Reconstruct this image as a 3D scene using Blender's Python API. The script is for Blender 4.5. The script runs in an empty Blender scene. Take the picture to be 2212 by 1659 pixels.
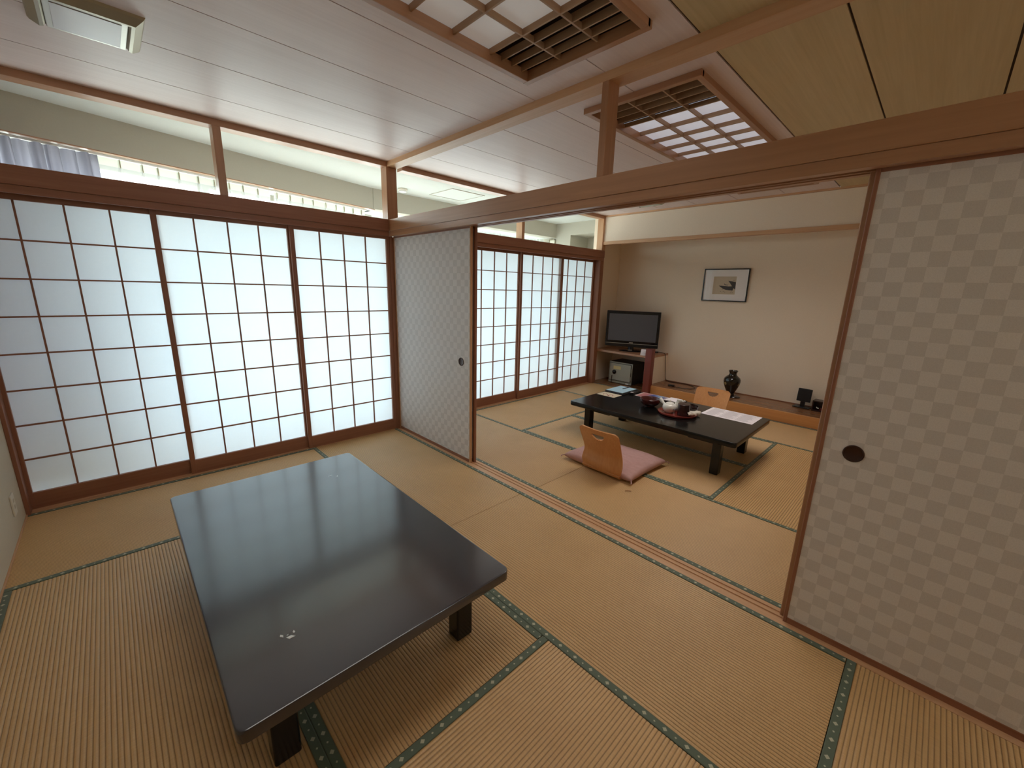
import bpy, bmesh, math, random
from mathutils import Vector, Matrix
random.seed(7)
PI = math.pi
D = bpy.data
COL = bpy.context.scene.collection
SC = bpy.context.scene

# ------------------------------------------------------------------ camera, world, light, exposure
YAW, PITCH, ROLL = math.radians(45.60357), math.radians(-13.10937), math.radians(1.53168)
CAM = Vector((-1.92848, -3.61112, 1.40682))
fw = Vector((math.cos(PITCH) * math.cos(YAW), math.cos(PITCH) * math.sin(YAW), math.sin(PITCH)))
rt = Vector((math.sin(YAW), -math.cos(YAW), 0)); up = rt.cross(fw)
R2 = rt * math.cos(ROLL) + up * math.sin(ROLL); U2 = -rt * math.sin(ROLL) + up * math.cos(ROLL)
cam_d = D.cameras.new('camera'); cam_d.sensor_width = 36.0; cam_d.lens = 884.7913 / 2212 * 36.0
cam_d.clip_start = 0.02
cam = D.objects.new('camera', cam_d); COL.objects.link(cam); SC.camera = cam
mw = Matrix((R2, U2, -fw)).transposed().to_4x4(); mw.translation = CAM; cam.matrix_world = mw

world = D.worlds.new('world'); SC.world = world; world.use_nodes = True
wn = world.node_tree.nodes; wl = world.node_tree.links; wn.clear()
w_out = wn.new('ShaderNodeOutputWorld'); w_bg = wn.new('ShaderNodeBackground')
w_tc = wn.new('ShaderNodeTexCoord'); w_sep = wn.new('ShaderNodeSeparateXYZ'); w_rmp = wn.new('ShaderNodeValToRGB')
w_map = wn.new('ShaderNodeMapRange'); w_map.inputs[1].default_value = -1; w_map.inputs[2].default_value = 1
wl.new(w_tc.outputs['Generated'], w_sep.inputs[0]); wl.new(w_sep.outputs[2], w_map.inputs[0])
wl.new(w_map.outputs[0], w_rmp.inputs[0])
els = w_rmp.color_ramp.elements
els[0].position = 0.0; els[0].color = (0.30, 0.32, 0.30, 1)
els[1].position = 1.0; els[1].color = (0.62, 0.78, 1.0, 1)
e = els.new(0.47); e.color = (0.42, 0.45, 0.44, 1)
e = els.new(0.53); e.color = (0.90, 0.97, 1.0, 1)
wl.new(w_rmp.outputs[0], w_bg.inputs[0]); wl.new(w_bg.outputs[0], w_out.inputs[0])
w_bg.inputs[1].default_value = 9.8

SC.view_settings.view_transform = 'Standard'; SC.view_settings.look = 'None'
SC.view_settings.exposure = 0.98; SC.view_settings.gamma = 1.0; SC.view_settings.use_curve_mapping = False
cy = SC.cycles
cy.use_denoising = True
try: cy.denoiser = 'OPENIMAGEDENOISE'
except Exception: pass
cy.max_bounces = 14; cy.diffuse_bounces = 8; cy.glossy_bounces = 5; cy.transmission_bounces = 6; cy.transparent_max_bounces = 10
cy.sample_clamp_indirect = 8.0; cy.caustics_reflective = False; cy.caustics_refractive = False

# slanted outer wall of the sunroom
SO = Vector((-2.204, 0.402, 0)); ST = Vector((1.026, 0.247, 0)).normalized(); SN = Vector((-ST.y, ST.x, 0))
def slant(s, off, z): return SO + ST * s + SN * off + Vector((0, 0, z))

def portal(name, c, sx, sy, rot):
    l = D.lights.new(name, 'AREA'); l.shape = 'RECTANGLE'; l.size = sx; l.size_y = sy; l.cycles.is_portal = True
    o = D.objects.new(name, l); COL.objects.link(o); o.location = c; o.rotation_euler = rot
    return o
sang = math.atan2(ST.y, ST.x)
portal('daylight_portal', slant(0.98, 0.42, 1.28), 3.5, 1.95, (-PI / 2, 0, sang))
portal('daylight_portal', Vector((1.98, 1.46, 1.28)), 3.1, 1.95, (-PI / 2, 0, 0))

# weak fill light added behind the camera to lift the dim interior
fl = D.lights.new('rear_fill_light', 'AREA'); fl.shape = 'RECTANGLE'; fl.size = 2.2; fl.size_y = 1.5; fl.energy = 3; fl.color = (1.0, 0.90, 0.80)
flo = D.objects.new('rear_fill_light', fl); COL.objects.link(flo); flo.location = (-1.2, -5.38, 1.55); flo.rotation_euler = (math.radians(82), 0, 0)

# ------------------------------------------------------------------ materials
def new_mat(name):
    m = D.materials.new(name); m.use_nodes = True
    nt = m.node_tree; b = nt.nodes['Principled BSDF']
    return m, nt, b
def N(nt, t, **kw):
    n = nt.nodes.new(t)
    for k, v in kw.items(): setattr(n, k, v)
    return n
def plain(name, col, rough=0.5, spec=0.5, metal=0.0, coat=0.0, noise=0.0, nscale=30.0, bump=0.0):
    m, nt, b = new_mat(name)
    b.inputs['Base Color'].default_value = (*col, 1); b.inputs['Roughness'].default_value = rough
    b.inputs['Specular IOR Level'].default_value = spec; b.inputs['Metallic'].default_value = metal
    b.inputs['Coat Weight'].default_value = coat; b.inputs['Coat Roughness'].default_value = 0.1
    if noise or bump:
        tc = N(nt, 'ShaderNodeTexCoord'); nz = N(nt, 'ShaderNodeTexNoise'); nz.inputs['Scale'].default_value = nscale
        nz.inputs['Detail'].default_value = 4
        nt.links.new(tc.outputs['Object'], nz.inputs['Vector'])
        if noise:
            mx = N(nt, 'ShaderNodeMix', data_type='RGBA')
            mx.inputs[6].default_value = (*[c * (1 - noise) for c in col], 1); mx.inputs[7].default_value = (*[min(1, c * (1 + noise)) for c in col], 1)
            nt.links.new(nz.outputs[0], mx.inputs[0]); nt.links.new(mx.outputs[2], b.inputs['Base Color'])
        if bump:
            bp = N(nt, 'ShaderNodeBump'); bp.inputs['Strength'].default_value = bump; bp.inputs['Distance'].default_value = 0.002
            nt.links.new(nz.outputs[0], bp.inputs['Height']); nt.links.new(bp.outputs[0], b.inputs['Normal'])
    return m
def wood(name, c1, c2, axis, rough=0.45, spec=0.4, freq=60.0, coat=0.0, vary=0.0):
    """grain runs along the given axis of the object"""
    m, nt, b = new_mat(name)
    tc = N(nt, 'ShaderNodeTexCoord'); mp = N(nt, 'ShaderNodeMapping')
    sc = [freq, freq, freq]; sc['xyz'.index(axis)] = freq * 0.035
    mp.inputs['Scale'].default_value = sc
    nz = N(nt, 'ShaderNodeTexNoise'); nz.inputs['Scale'].default_value = 1.0; nz.inputs['Detail'].default_value = 6; nz.inputs['Distortion'].default_value = 0.4
    sc2 = [9, 9, 9]; sc2['xyz'.index(axis)] = 0.7
    mp2 = N(nt, 'ShaderNodeMapping'); mp2.inputs['Scale'].default_value = sc2
    nz2 = N(nt, 'ShaderNodeTexNoise'); nz2.inputs['Scale'].default_value = 1.0; nz2.inputs['Detail'].default_value = 3
    ad = N(nt, 'ShaderNodeMath', operation='MULTIPLY_ADD'); ad.inputs[1].default_value = 0.55
    mx = N(nt, 'ShaderNodeMix', data_type='RGBA'); mx.inputs[6].default_value = (*c1, 1); mx.inputs[7].default_value = (*c2, 1)
    L = nt.links.new
    L(tc.outputs['Object'], mp.inputs[0]); L(tc.outputs['Object'], mp2.inputs[0]); L(mp.outputs[0], nz.inputs['Vector']); L(mp2.outputs[0], nz2.inputs['Vector'])
    mu = N(nt, 'ShaderNodeMath', operation='MULTIPLY'); mu.inputs[1].default_value = 0.45
    L(nz2.outputs[0], mu.inputs[0]); L(nz.outputs[0], ad.inputs[0]); L(mu.outputs[0], ad.inputs[2])
    cr = N(nt, 'ShaderNodeMapRange'); cr.inputs[1].default_value = 0.33; cr.inputs[2].default_value = 0.67
    L(ad.outputs[0], cr.inputs[0]); L(cr.outputs[0], mx.inputs[0])
    colout = mx.outputs[2]
    if vary:
        oi = N(nt, 'ShaderNodeObjectInfo'); hs = N(nt, 'ShaderNodeHueSaturation'); mr = N(nt, 'ShaderNodeMapRange')
        mr.inputs[3].default_value = 1 - vary; mr.inputs[4].default_value = 1 + vary
        L(oi.outputs['Random'], mr.inputs[0]); L(mr.outputs[0], hs.inputs['Value']); L(colout, hs.inputs['Color']); colout = hs.outputs[0]
    L(colout, b.inputs['Base Color'])
    b.inputs['Roughness'].default_value = rough; b.inputs['Specular IOR Level'].default_value = spec; b.inputs['Coat Weight'].default_value = coat
    bp = N(nt, 'ShaderNodeBump'); bp.inputs['Strength'].default_value = 0.15; bp.inputs['Distance'].default_value = 0.001
    L(nz.outputs[0], bp.inputs['Height']); L(bp.outputs[0], b.inputs['Normal'])
    return m
C1, C2 = (0.54, 0.30, 0.155), (0.64, 0.39, 0.22)
W = {a: wood('cypress_' + a, C1, C2, a, vary=0.04) for a in 'xyz'}
WD = {a: wood('red_cedar_' + a, (0.25, 0.10, 0.055), (0.34, 0.15, 0.085), a, rough=0.42) for a in 'xyz'}
CEIL_GREY = wood('ceiling_board_pale', (0.69, 0.56, 0.525), (0.76, 0.635, 0.60), 'x', rough=0.45, spec=0.35, freq=90, vary=0.03)
CEIL_YEL = wood('ceiling_board_straw', (0.52, 0.39, 0.20), (0.62, 0.48, 0.27), 'x', rough=0.45, freq=70, vary=0.04)
BATTEN = plain('dark_joint', (0.035, 0.015, 0.008), 0.7)
WB = {a: wood('head_beam_' + a, (0.36, 0.175, 0.085), (0.46, 0.24, 0.125), a, rough=0.34, spec=0.75) for a in 'xyz'}
SLAT = wood('slat_brown', (0.15, 0.085, 0.045), (0.20, 0.12, 0.065), 'y')
WL = {a: wood('lattice_' + a, (0.36, 0.215, 0.12), (0.44, 0.28, 0.165), a) for a in 'xyz'}
PLASTER = plain('beige_plaster', (0.86, 0.75, 0.61), 0.9, 0.2, noise=0.06, nscale=180, bump=0.35)
PLASTER_L = plain('grey_beige_plaster', (0.60, 0.55, 0.44), 0.9, 0.2, noise=0.06, nscale=180, bump=0.35)
WHITE_P = plain('white_plaster', (0.60, 0.62, 0.59), 0.9, 0.2, noise=0.03, nscale=90, bump=0.2)
CREAM_P = plain('cream_wallpaper', (0.48, 0.455, 0.38), 0.9, 0.2, noise=0.03, nscale=90, bump=0.2)
GROUND = plain('underfloor', (0.16, 0.10, 0.06), 0.9)
LACQ = plain('black_lacquer', (0.010, 0.010, 0.018), 0.24, 0.8, coat=0.75, noise=0.3, nscale=5)
LACQ.node_tree.nodes['Principled BSDF'].inputs['Coat Roughness'].default_value = 0.13
LACQ.node_tree.nodes['Principled BSDF'].inputs['Coat IOR'].default_value = 1.6
LACQ2 = plain('worn_black_lacquer', (0.006, 0.006, 0.006), 0.17, 0.45)
BLACK = plain('black_plastic', (0.008, 0.008, 0.009), 0.35)
BLACKG = plain('gloss_black_plastic', (0.006, 0.006, 0.008), 0.12)
SCREEN = plain('screen_glass', (0.085, 0.092, 0.115), 0.28, 0.9)
METAL = plain('satin_metal', (0.55, 0.53, 0.46), 0.35, metal=0.6)
BRASSY = plain('champagne_metal', (0.40, 0.36, 0.26), 0.35, metal=0.55)
ALU = plain('window_aluminium', (0.55, 0.52, 0.45), 0.4, metal=0.3)
WHITE = plain('white_paint', (0.82, 0.82, 0.80), 0.5)
IVORY = plain('ivory_plastic', (0.70, 0.66, 0.55), 0.4)
PORC = plain('white_porcelain', (0.78, 0.77, 0.72), 0.18, 0.6)
BLUEPAINT = plain('cobalt_glaze', (0.12, 0.17, 0.30), 0.2)
MAROON = plain('maroon_lacquer', (0.075, 0.014, 0.012), 0.22, 0.6)
TRAYRED = plain('red_lacquer', (0.20, 0.030, 0.022), 0.25, 0.6)
DARKBR = plain('dark_brown_lacquer', (0.030, 0.010, 0.009), 0.25, 0.6)
TOWEL = plain('white_towel', (0.72, 0.68, 0.60), 0.95, 0.1, noise=0.08, nscale=160, bump=0.8)
PAPER = plain('white_paper', (0.84, 0.79, 0.82), 0.8, 0.2)
INK = plain('grey_ink', (0.36, 0.33, 0.36), 0.8)
REDINK = plain('crimson_ink', (0.32, 0.035, 0.05), 0.7)
BLUEPAD = plain('pale_blue_paper', (0.42, 0.62, 0.74), 0.7)
SAFEB = plain('safe_dark_steel', (0.020, 0.018, 0.018), 0.5)
SAFEF = plain('safe_grey_enamel', (0.34, 0.35, 0.30), 0.4, metal=0.2)
SAFEL = plain('safe_light_enamel', (0.42, 0.42, 0.36), 0.4, metal=0.2)
STICKER = plain('cream_sticker', (0.72, 0.62, 0.32), 0.6)
MAT_B = plain('picture_mount', (0.90, 0.87, 0.86), 0.6)
PRINT = plain('print_paper', (0.60, 0.50, 0.36), 0.7)
SUMI = plain('print_ink', (0.045, 0.040, 0.042), 0.8)
CORK = plain('card_cream', (0.66, 0.57, 0.42), 0.7)
OUTW = wood('sunroom_floor', (0.55, 0.42, 0.28), (0.62, 0.48, 0.33), 'x')
TOKO = wood('alcove_plank', (0.20, 0.085, 0.035), (0.30, 0.14, 0.06), 'y', rough=0.25, spec=0.6, freq=40)
KAMACHI = wood('alcove_front', (0.56, 0.24, 0.075), (0.66, 0.32, 0.115), 'y', rough=0.35)
CHAIRW = wood('bent_plywood', (0.56, 0.25, 0.090), (0.66, 0.33, 0.135), 'z', rough=0.32, freq=90)
REDPOST = wood('red_alcove_post', (0.16, 0.030, 0.022), (0.23, 0.050, 0.035), 'z', rough=0.35)
PEARL = plain('mother_of_pearl', (0.75, 0.80, 0.82), 0.15, 0.8)
STRAW = plain('straw', (0.30, 0.12, 0.05), 0.8)
HIKITE = plain('finger_pull_bronze', (0.05, 0.022, 0.015), 0.35, metal=0.4)

def make_paper(name, trans, refl, tint, fwd=0.0):
    m, nt, b = new_mat(name); nt.nodes.remove(b)
    out = nt.nodes['Material Output']
    d = N(nt, 'ShaderNodeBsdfDiffuse'); t = N(nt, 'ShaderNodeBsdfTranslucent'); mx = N(nt, 'ShaderNodeMixShader')
    tc = N(nt, 'ShaderNodeTexCoord'); nz = N(nt, 'ShaderNodeTexNoise'); nz.inputs['Scale'].default_value = 60; nz.inputs['Detail'].default_value = 5
    mp = N(nt, 'ShaderNodeMapRange'); mp.inputs[3].default_value = 0.94; mp.inputs[4].default_value = 1.05
    vm = N(nt, 'ShaderNodeVectorMath', operation='SCALE'); vm.inputs[0].default_value = tint
    nt.links.new(tc.outputs['Object'], nz.inputs['Vector']); nt.links.new(nz.outputs[0], mp.inputs[0]); nt.links.new(mp.outputs[0], vm.inputs['Scale'])
    nt.links.new(vm.outputs[0], t.inputs[0])
    d.inputs[0].default_value = (*refl, 1); mx.inputs[0].default_value = trans
    # forward scattering share: daylight keeps part of its downward direction through the fibres
    rf = N(nt, 'ShaderNodeBsdfRefraction'); rf.inputs['IOR'].default_value = 1.0; rf.inputs['Roughness'].default_value = 1.0
    m2 = N(nt, 'ShaderNodeMixShader'); m2.inputs[0].default_value = fwd
    nt.links.new(vm.outputs[0], rf.inputs[0]); nt.links.new(t.outputs[0], m2.inputs[1]); nt.links.new(rf.outputs[0], m2.inputs[2])
    nt.links.new(d.outputs[0], mx.inputs[1]); nt.links.new(m2.outputs[0], mx.inputs[2]); nt.links.new(mx.outputs[0], out.inputs[0])
    return m
SHOJI = make_paper('shoji_paper', 0.30, (0.84, 0.85, 0.84), (0.80, 0.91, 0.98))
def make_sheer(name, clear, col, back=0.5):
    m, nt, b = new_mat(name); nt.nodes.remove(b)
    out = nt.nodes['Material Output']
    tr = N(nt, 'ShaderNodeBsdfTransparent'); t = N(nt, 'ShaderNodeBsdfTranslucent'); d = N(nt, 'ShaderNodeBsdfDiffuse')
    a = N(nt, 'ShaderNodeMixShader'); c = N(nt, 'ShaderNodeMixShader'); a.inputs[0].default_value = back; c.inputs[0].default_value = clear
    t.inputs[0].default_value = (*col, 1); d.inputs[0].default_value = (*col, 1)
    nt.links.new(t.outputs[0], a.inputs[1]); nt.links.new(d.outputs[0], a.inputs[2]); nt.links.new(a.outputs[0], c.inputs[1])
    nt.links.new(tr.outputs[0], c.inputs[2]); nt.links.new(c.outputs[0], out.inputs[0])
    return m
LACE = make_sheer('lace_voile', 0.50, (0.60, 0.62, 0.62))
LACE_F = make_sheer('lace_dimming', 0.32, (0.60, 0.62, 0.62))
LACE_T = make_sheer('lace_heading', 0.03, (0.42, 0.42, 0.36), 0.12)
HOOK = plain('hook_cream', (0.35, 0.30, 0.20), 0.6)
DRAPE = make_sheer('grey_drape', 0.0, (0.24, 0.23, 0.275), 0.35)
m_, nt_, b_ = new_mat('window_glass'); nt_.nodes.remove(b_)
g1 = N(nt_, 'ShaderNodeBsdfTransparent'); g2 = N(nt_, 'ShaderNodeBsdfGlossy'); g3 = N(nt_, 'ShaderNodeMixShader'); fr = N(nt_, 'ShaderNodeMath', operation='MULTIPLY_ADD'); lw = N(nt_, 'ShaderNodeLayerWeight'); pw_ = N(nt_, 'ShaderNodeMath', operation='POWER')
g1.inputs[0].default_value = (0.93, 0.96, 0.95, 1); g2.inputs['Roughness'].default_value = 0.02; pw_.inputs[1].default_value = 5.0; lw.inputs[0].default_value = 0.5; fr.inputs[1].default_value = 0.85; fr.inputs[2].default_value = 0.045; nt_.links.new(lw.outputs['Facing'], pw_.inputs[0]); nt_.links.new(pw_.outputs[0], fr.inputs[0])
nt_.links.new(fr.outputs[0], g3.inputs[0]); nt_.links.new(g1.outputs[0], g3.inputs[1]); nt_.links.new(g2.outputs[0], g3.inputs[2])
nt_.links.new(g3.outputs[0], nt_.nodes['Material Output'].inputs[0]); GLASS = m_
PGLASS = m_.copy(); PGLASS.name = 'picture_glass'
for _n in PGLASS.node_tree.nodes:
    if _n.type == 'BSDF_TRANSPARENT': _n.inputs[0].default_value = (1, 1, 1, 1)
DIFFUSER = plain('milky_acrylic', (0.74, 0.74, 0.78), 0.35)
GLOWING = plain('milky_acrylic_added_glow', (0.74, 0.74, 0.78), 0.35)
GLOWING2 = plain('milky_acrylic_added_glow_faint', (0.72, 0.70, 0.68), 0.35)
_b = GLOWING2.node_tree.nodes['Principled BSDF']; _b.inputs['Emission Color'].default_value = (0.95, 0.93, 0.90, 1); _b.inputs['Emission Strength'].default_value = 0.07  # faint glow added to the front panels, whose lamp is off
_b = GLOWING.node_tree.nodes['Principled BSDF']; _b.inputs['Emission Color'].default_value = (0.84, 0.88, 1.0, 1); _b.inputs['Emission Strength'].default_value = 0.17  # added glow; the far room panels belong to an unlit lamp

def fusuma_mat():
    m, nt, b = new_mat('fusuma_checked_paper')
    tc = N(nt, 'ShaderNodeTexCoord'); mp = N(nt, 'ShaderNodeMapping'); ck = N(nt, 'ShaderNodeTexChecker'); nz = N(nt, 'ShaderNodeTexNoise')
    mp.inputs['Scale'].default_value = (0, 1 / 0.0485, 1 / 0.0490); mp.inputs['Location'].default_value = (0.25, 0.11, 0.07)
    ck.inputs['Scale'].default_value = 1.0
    ck.inputs['Color1'].default_value = (0.84, 0.80, 0.78, 1); ck.inputs['Color2'].default_value = (0.71, 0.67, 0.65, 1)
    mp2 = N(nt, 'ShaderNodeMapping'); mp2.inputs['Scale'].default_value = (300, 300, 900); nz.inputs['Scale'].default_value = 1.0
    mx = N(nt, 'ShaderNodeMix', data_type='RGBA', blend_type='MULTIPLY'); mx.inputs[0].default_value = 0.35
    L = nt.links.new
    L(tc.outputs['Object'], mp.inputs[0]); L(mp.outputs[0], ck.inputs['Vector']); L(tc.outputs['Object'], mp2.inputs[0]); L(mp2.outputs[0], nz.inputs['Vector'])
    L(ck.outputs[0], mx.inputs[6]); L(nz.outputs[0], mx.inputs[7]); 
    br = N(nt, 'ShaderNodeBrightContrast'); br.inputs[1].default_value = 0.05
    L(mx.outputs[2], br.inputs[0]); L(br.outputs[0], b.inputs['Base Color'])
    rr = N(nt, 'ShaderNodeMapRange'); rr.inputs[3].default_value = 0.62; rr.inputs[4].default_value = 0.8
    L(ck.outputs[1], rr.inputs[0]); L(rr.outputs[0], b.inputs['Roughness']); b.inputs['Specular IOR Level'].default_value = 0.35
    return m
FUSUMA = fusuma_mat()

def tatami_mat():
    m, nt, b = new_mat('woven_rush')
    uv = N(nt, 'ShaderNodeUVMap'); L = nt.links.new
    # rush stalks lie across the mat (v); warps repeat along u
    mp = N(nt, 'ShaderNodeMapping'); mp.inputs['Scale'].default_value = (330, 26, 1)
    nz = N(nt, 'ShaderNodeTexNoise'); nz.inputs['Scale'].default_value = 1.0; nz.inputs['Detail'].default_value = 3
    L(uv.outputs[0], mp.inputs[0]); L(mp.outputs[0], nz.inputs['Vector'])
    mp2 = N(nt, 'ShaderNodeMapping'); mp2.inputs['Scale'].default_value = (3.5, 2.2, 1)
    n2 = N(nt, 'ShaderNodeTexNoise'); n2.inputs['Scale'].default_value = 1.0; n2.inputs['Detail'].default_value = 4
    L(uv.outputs[0], mp2.inputs[0]); L(mp2.outputs[0], n2.inputs['Vector'])
    # dark lines in the valleys between ribs: v period 0.015
    sp = N(nt, 'ShaderNodeSeparateXYZ'); L(uv.outputs[0], sp.inputs[0])
    pp = N(nt, 'ShaderNodeMath', operation='PINGPONG'); pp.inputs[1].default_value = 0.0075; L(sp.outputs[1], pp.inputs[0])
    vr = N(nt, 'ShaderNodeMapRange'); vr.inputs[1].default_value = 0.0; vr.inputs[2].default_value = 0.0036; vr.inputs[3].default_value = 0.62; vr.inputs[4].default_value = 1.0
    L(pp.outputs[0], vr.inputs[0])
    mx = N(nt, 'ShaderNodeMix', data_type='RGBA'); mx.inputs[6].default_value = (0.53, 0.315, 0.125, 1); mx.inputs[7].default_value = (0.73, 0.465, 0.205, 1)
    a = N(nt, 'ShaderNodeMath', operation='MULTIPLY_ADD'); a.inputs[1].default_value = 1.0
    h = N(nt, 'ShaderNodeMath', operation='MULTIPLY_ADD'); h.inputs[1].default_value = 0.7; h.inputs[2].default_value = -0.35
    L(n2.outputs[0], h.inputs[0]); L(nz.outputs[0], a.inputs[0]); L(h.outputs[0], a.inputs[2]); L(a.outputs[0], mx.inputs[0])
    vm = N(nt, 'ShaderNodeVectorMath', operation='SCALE'); L(mx.outputs[2], vm.inputs[0]); L(vr.outputs[0], vm.inputs['Scale'])
    oi = N(nt, 'ShaderNodeObjectInfo'); hs = N(nt, 'ShaderNodeHueSaturation'); mr = N(nt, 'ShaderNodeMapRange'); mr.inputs[3].default_value = 0.95; mr.inputs[4].default_value = 1.05
    L(oi.outputs['Random'], mr.inputs[0]); L(mr.outputs[0], hs.inputs['Value']); L(vm.outputs[0], hs.inputs['Color'])
    L(hs.outputs[0], b.inputs['Base Color']); b.inputs['Roughness'].default_value = 0.46; b.inputs['Specular IOR Level'].default_value = 0.8
    bp = N(nt, 'ShaderNodeBump'); bp.inputs['Strength'].default_value = 0.55; bp.inputs['Distance'].default_value = 0.0008
    L(nz.outputs[0], bp.inputs['Height']); L(bp.outputs[0], b.inputs['Normal'])
    return m
TATAMI = tatami_mat()

def heri_mat():
    """green brocade edging; u runs along, v across (0..0.03); big and small lozenges alternate"""
    m, nt, b = new_mat('green_brocade_edging')
    uv = N(nt, 'ShaderNodeUVMap'); sp = N(nt, 'ShaderNodeSeparateXYZ'); L = nt.links.new; L(uv.outputs[0], sp.inputs[0])
    def M(op, a, bv=None, c=None):
        n = N(nt, 'ShaderNodeMath', operation=op)
        for i, v in enumerate((a, bv, c)):
            if v is None: continue
            if hasattr(v, 'links'): L(v, n.inputs[i])
            else: n.inputs[i].default_value = v
        return n.outputs[0]
    P = 0.074
    vv = M('ABSOLUTE', M('SUBTRACT', sp.outputs[1], 0.0145))
    def loz(shift, r):
        fr_ = M('FRACT', M('DIVIDE', M('ADD', sp.outputs[0], shift), P))
        du = M('MULTIPLY', M('ABSOLUTE', M('SUBTRACT', fr_, 0.5)), P)
        return M('LESS_THAN', M('ADD', M('MULTIPLY', du, 0.9), vv), r)
    msk = M('MAXIMUM', loz(10.0, 0.0078), loz(10.0 + P / 2, 0.0038))
    ln = M('LESS_THAN', M('ABSOLUTE', M('SUBTRACT', sp.outputs[1], 0.0285)), 0.0007)
    nz = N(nt, 'ShaderNodeTexNoise'); nz.inputs['Scale'].default_value = 900; L(uv.outputs[0], nz.inputs['Vector'])
    g = N(nt, 'ShaderNodeMix', data_type='RGBA'); g.inputs[6].default_value = (0.072, 0.100, 0.062, 1); g.inputs[7].default_value = (0.115, 0.148, 0.095, 1); L(nz.outputs[0], g.inputs[0])
    mx = N(nt, 'ShaderNodeMix', data_type='RGBA'); mx.inputs[7].default_value = (0.46, 0.46, 0.32, 1); b.inputs['Sheen Weight'].default_value = 0.2
    L(msk, mx.inputs[0]); L(g.outputs[2], mx.inputs[6]); L(mx.outputs[2], b.inputs['Base Color']); b.inputs['Roughness'].default_value = 0.6
    return m
HERI = heri_mat()

# ------------------------------------------------------------------ mesh helpers
class MB:
    def __init__(s): s.v = []; s.f = []; s.uv = []; s.smooth = False
    def add(s, vs, fs, uvs=None):
        o = len(s.v); s.v += [tuple(v) for v in vs]; s.f += [tuple(o + i for i in f) for f in fs]
        s.uv += (uvs if uvs else [(0, 0)] * len(vs))
        return s
    def box(s, x0, x1, y0, y1, z0, z1, M=None):
        vs = [Vector((x, y, z)) for z in (z0, z1) for y in (y0, y1) for x in (x0, x1)]
        if M: vs = [M @ v for v in vs]
        return s.add(vs, [(0, 2, 3, 1), (4, 5, 7, 6), (0, 1, 5, 4), (2, 6, 7, 3), (0, 4, 6, 2), (1, 3, 7, 5)])
    def lathe(s, prof, n=32, c=(0, 0, 0), M=None, cap0=True, cap1=True):
        vs = []
        for r, z in prof:
            for i in range(n):
                a = 2 * PI * i / n; v = Vector((c[0] + r * math.cos(a), c[1] + r * math.sin(a), c[2] + z)); vs.append(M @ v if M else v)
        fs = []
        for k in range(len(prof) - 1):
            for i in range(n):
                j = (i + 1) % n; fs.append((k * n + i, k * n + j, (k + 1) * n + j, (k + 1) * n + i))
        if cap0: fs.append(tuple(range(n - 1, -1, -1)))
        if cap1: fs.append(tuple((len(prof) - 1) * n + i for i in range(n)))
        return s.add(vs, fs)
    def tube(s, pts, r, n=8):
        pts = [Vector(p) for p in pts]; vs = []; prev = None
        rr = r if isinstance(r, (list, tuple)) else [r] * len(pts)
        for k, p in enumerate(pts):
            t = (pts[min(k + 1, len(pts) - 1)] - pts[max(k - 1, 0)]).normalized()
            a = prev if prev is not None else (Vector((0, 0, 1)) if abs(t.z) < 0.9 else Vector((1, 0, 0)))
            u = (a - t * a.dot(t)).normalized(); w = t.cross(u); prev = u
            for i in range(n):
                g = 2 * PI * i / n; vs.append(p + (u * math.cos(g) + w * math.sin(g)) * rr[k])
        fs = []
        for k in range(len(pts) - 1):
            for i in range(n):
                j = (i + 1) % n; fs.append((k * n + i, k * n + j, (k + 1) * n + j, (k + 1) * n + i))
        fs.append(tuple(range(n - 1, -1, -1))); fs.append(tuple((len(pts) - 1) * n + i for i in range(n)))
        return s.add(vs, fs)
    def prism(s, poly, z0, z1, M=None):
        n = len(poly); vs = [Vector((x, y, z0)) for x, y in poly] + [Vector((x, y, z1)) for x, y in poly]
        if M: vs = [M @ v for v in vs]
        return s.add(vs, [tuple(range(n - 1, -1, -1)), tuple(range(n, 2 * n))] + [(i, (i + 1) % n, n + (i + 1) % n, n + i) for i in range(n)])
    def sheet(s, fn, nu, nv, thick=None):
        vs = [fn(i / nu, j / nv) for j in range(nv + 1) for i in range(nu + 1)]
        fs = [(j * (nu + 1) + i, j * (nu + 1) + i + 1, (j + 1) * (nu + 1) + i + 1, (j + 1) * (nu + 1) + i) for j in range(nv) for i in range(nu)]
        return s.add(vs, fs)
    def mesh(s, name, mat, bevel=0.0, segs=2, smooth=False):
        me = D.meshes.new(name); me.from_pydata(s.v, [], s.f)
        mats = mat if isinstance(mat, (list, tuple)) else [mat]
        for m in mats: me.materials.append(m)
        if any(u != (0, 0) for u in s.uv):
            ul = me.uv_layers.new(name='UVMap')
            for lp in me.loops: ul.data[lp.index].uv = s.uv[lp.vertex_index]
        bm = bmesh.new(); bm.from_mesh(me)
        bmesh.ops.recalc_face_normals(bm, faces=bm.faces)
        if bevel:
            ed = [e for e in bm.edges if len(e.link_faces) == 2 and e.calc_face_angle(0) > 0.5]
            bmesh.ops.bevel(bm, geom=ed, offset=bevel, segments=segs, profile=0.5, affect='EDGES')
        bm.to_mesh(me); bm.free()
        if smooth:
            for p in me.polygons: p.use_smooth = True
        return me
    def build(s, name, mat, parent=None, bevel=0.0, segs=2, smooth=False, loc=None):
        o = D.objects.new(name, s.mesh(name, mat, bevel, segs, smooth)); COL.objects.link(o)
        if parent is not None: o.parent = parent
        if loc is not None: o.location = loc
        if smooth:
            try:
                md = o.modifiers.new('edges', 'EDGE_SPLIT'); md.split_angle = math.radians(38)
            except Exception: pass
        return o
def tag(o, label=None, cat=None, group=None, kind=None):
    if label: o['label'] = label
    if cat: o['category'] = cat
    if group: o['group'] = group
    if kind: o['kind'] = kind
    return o
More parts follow.
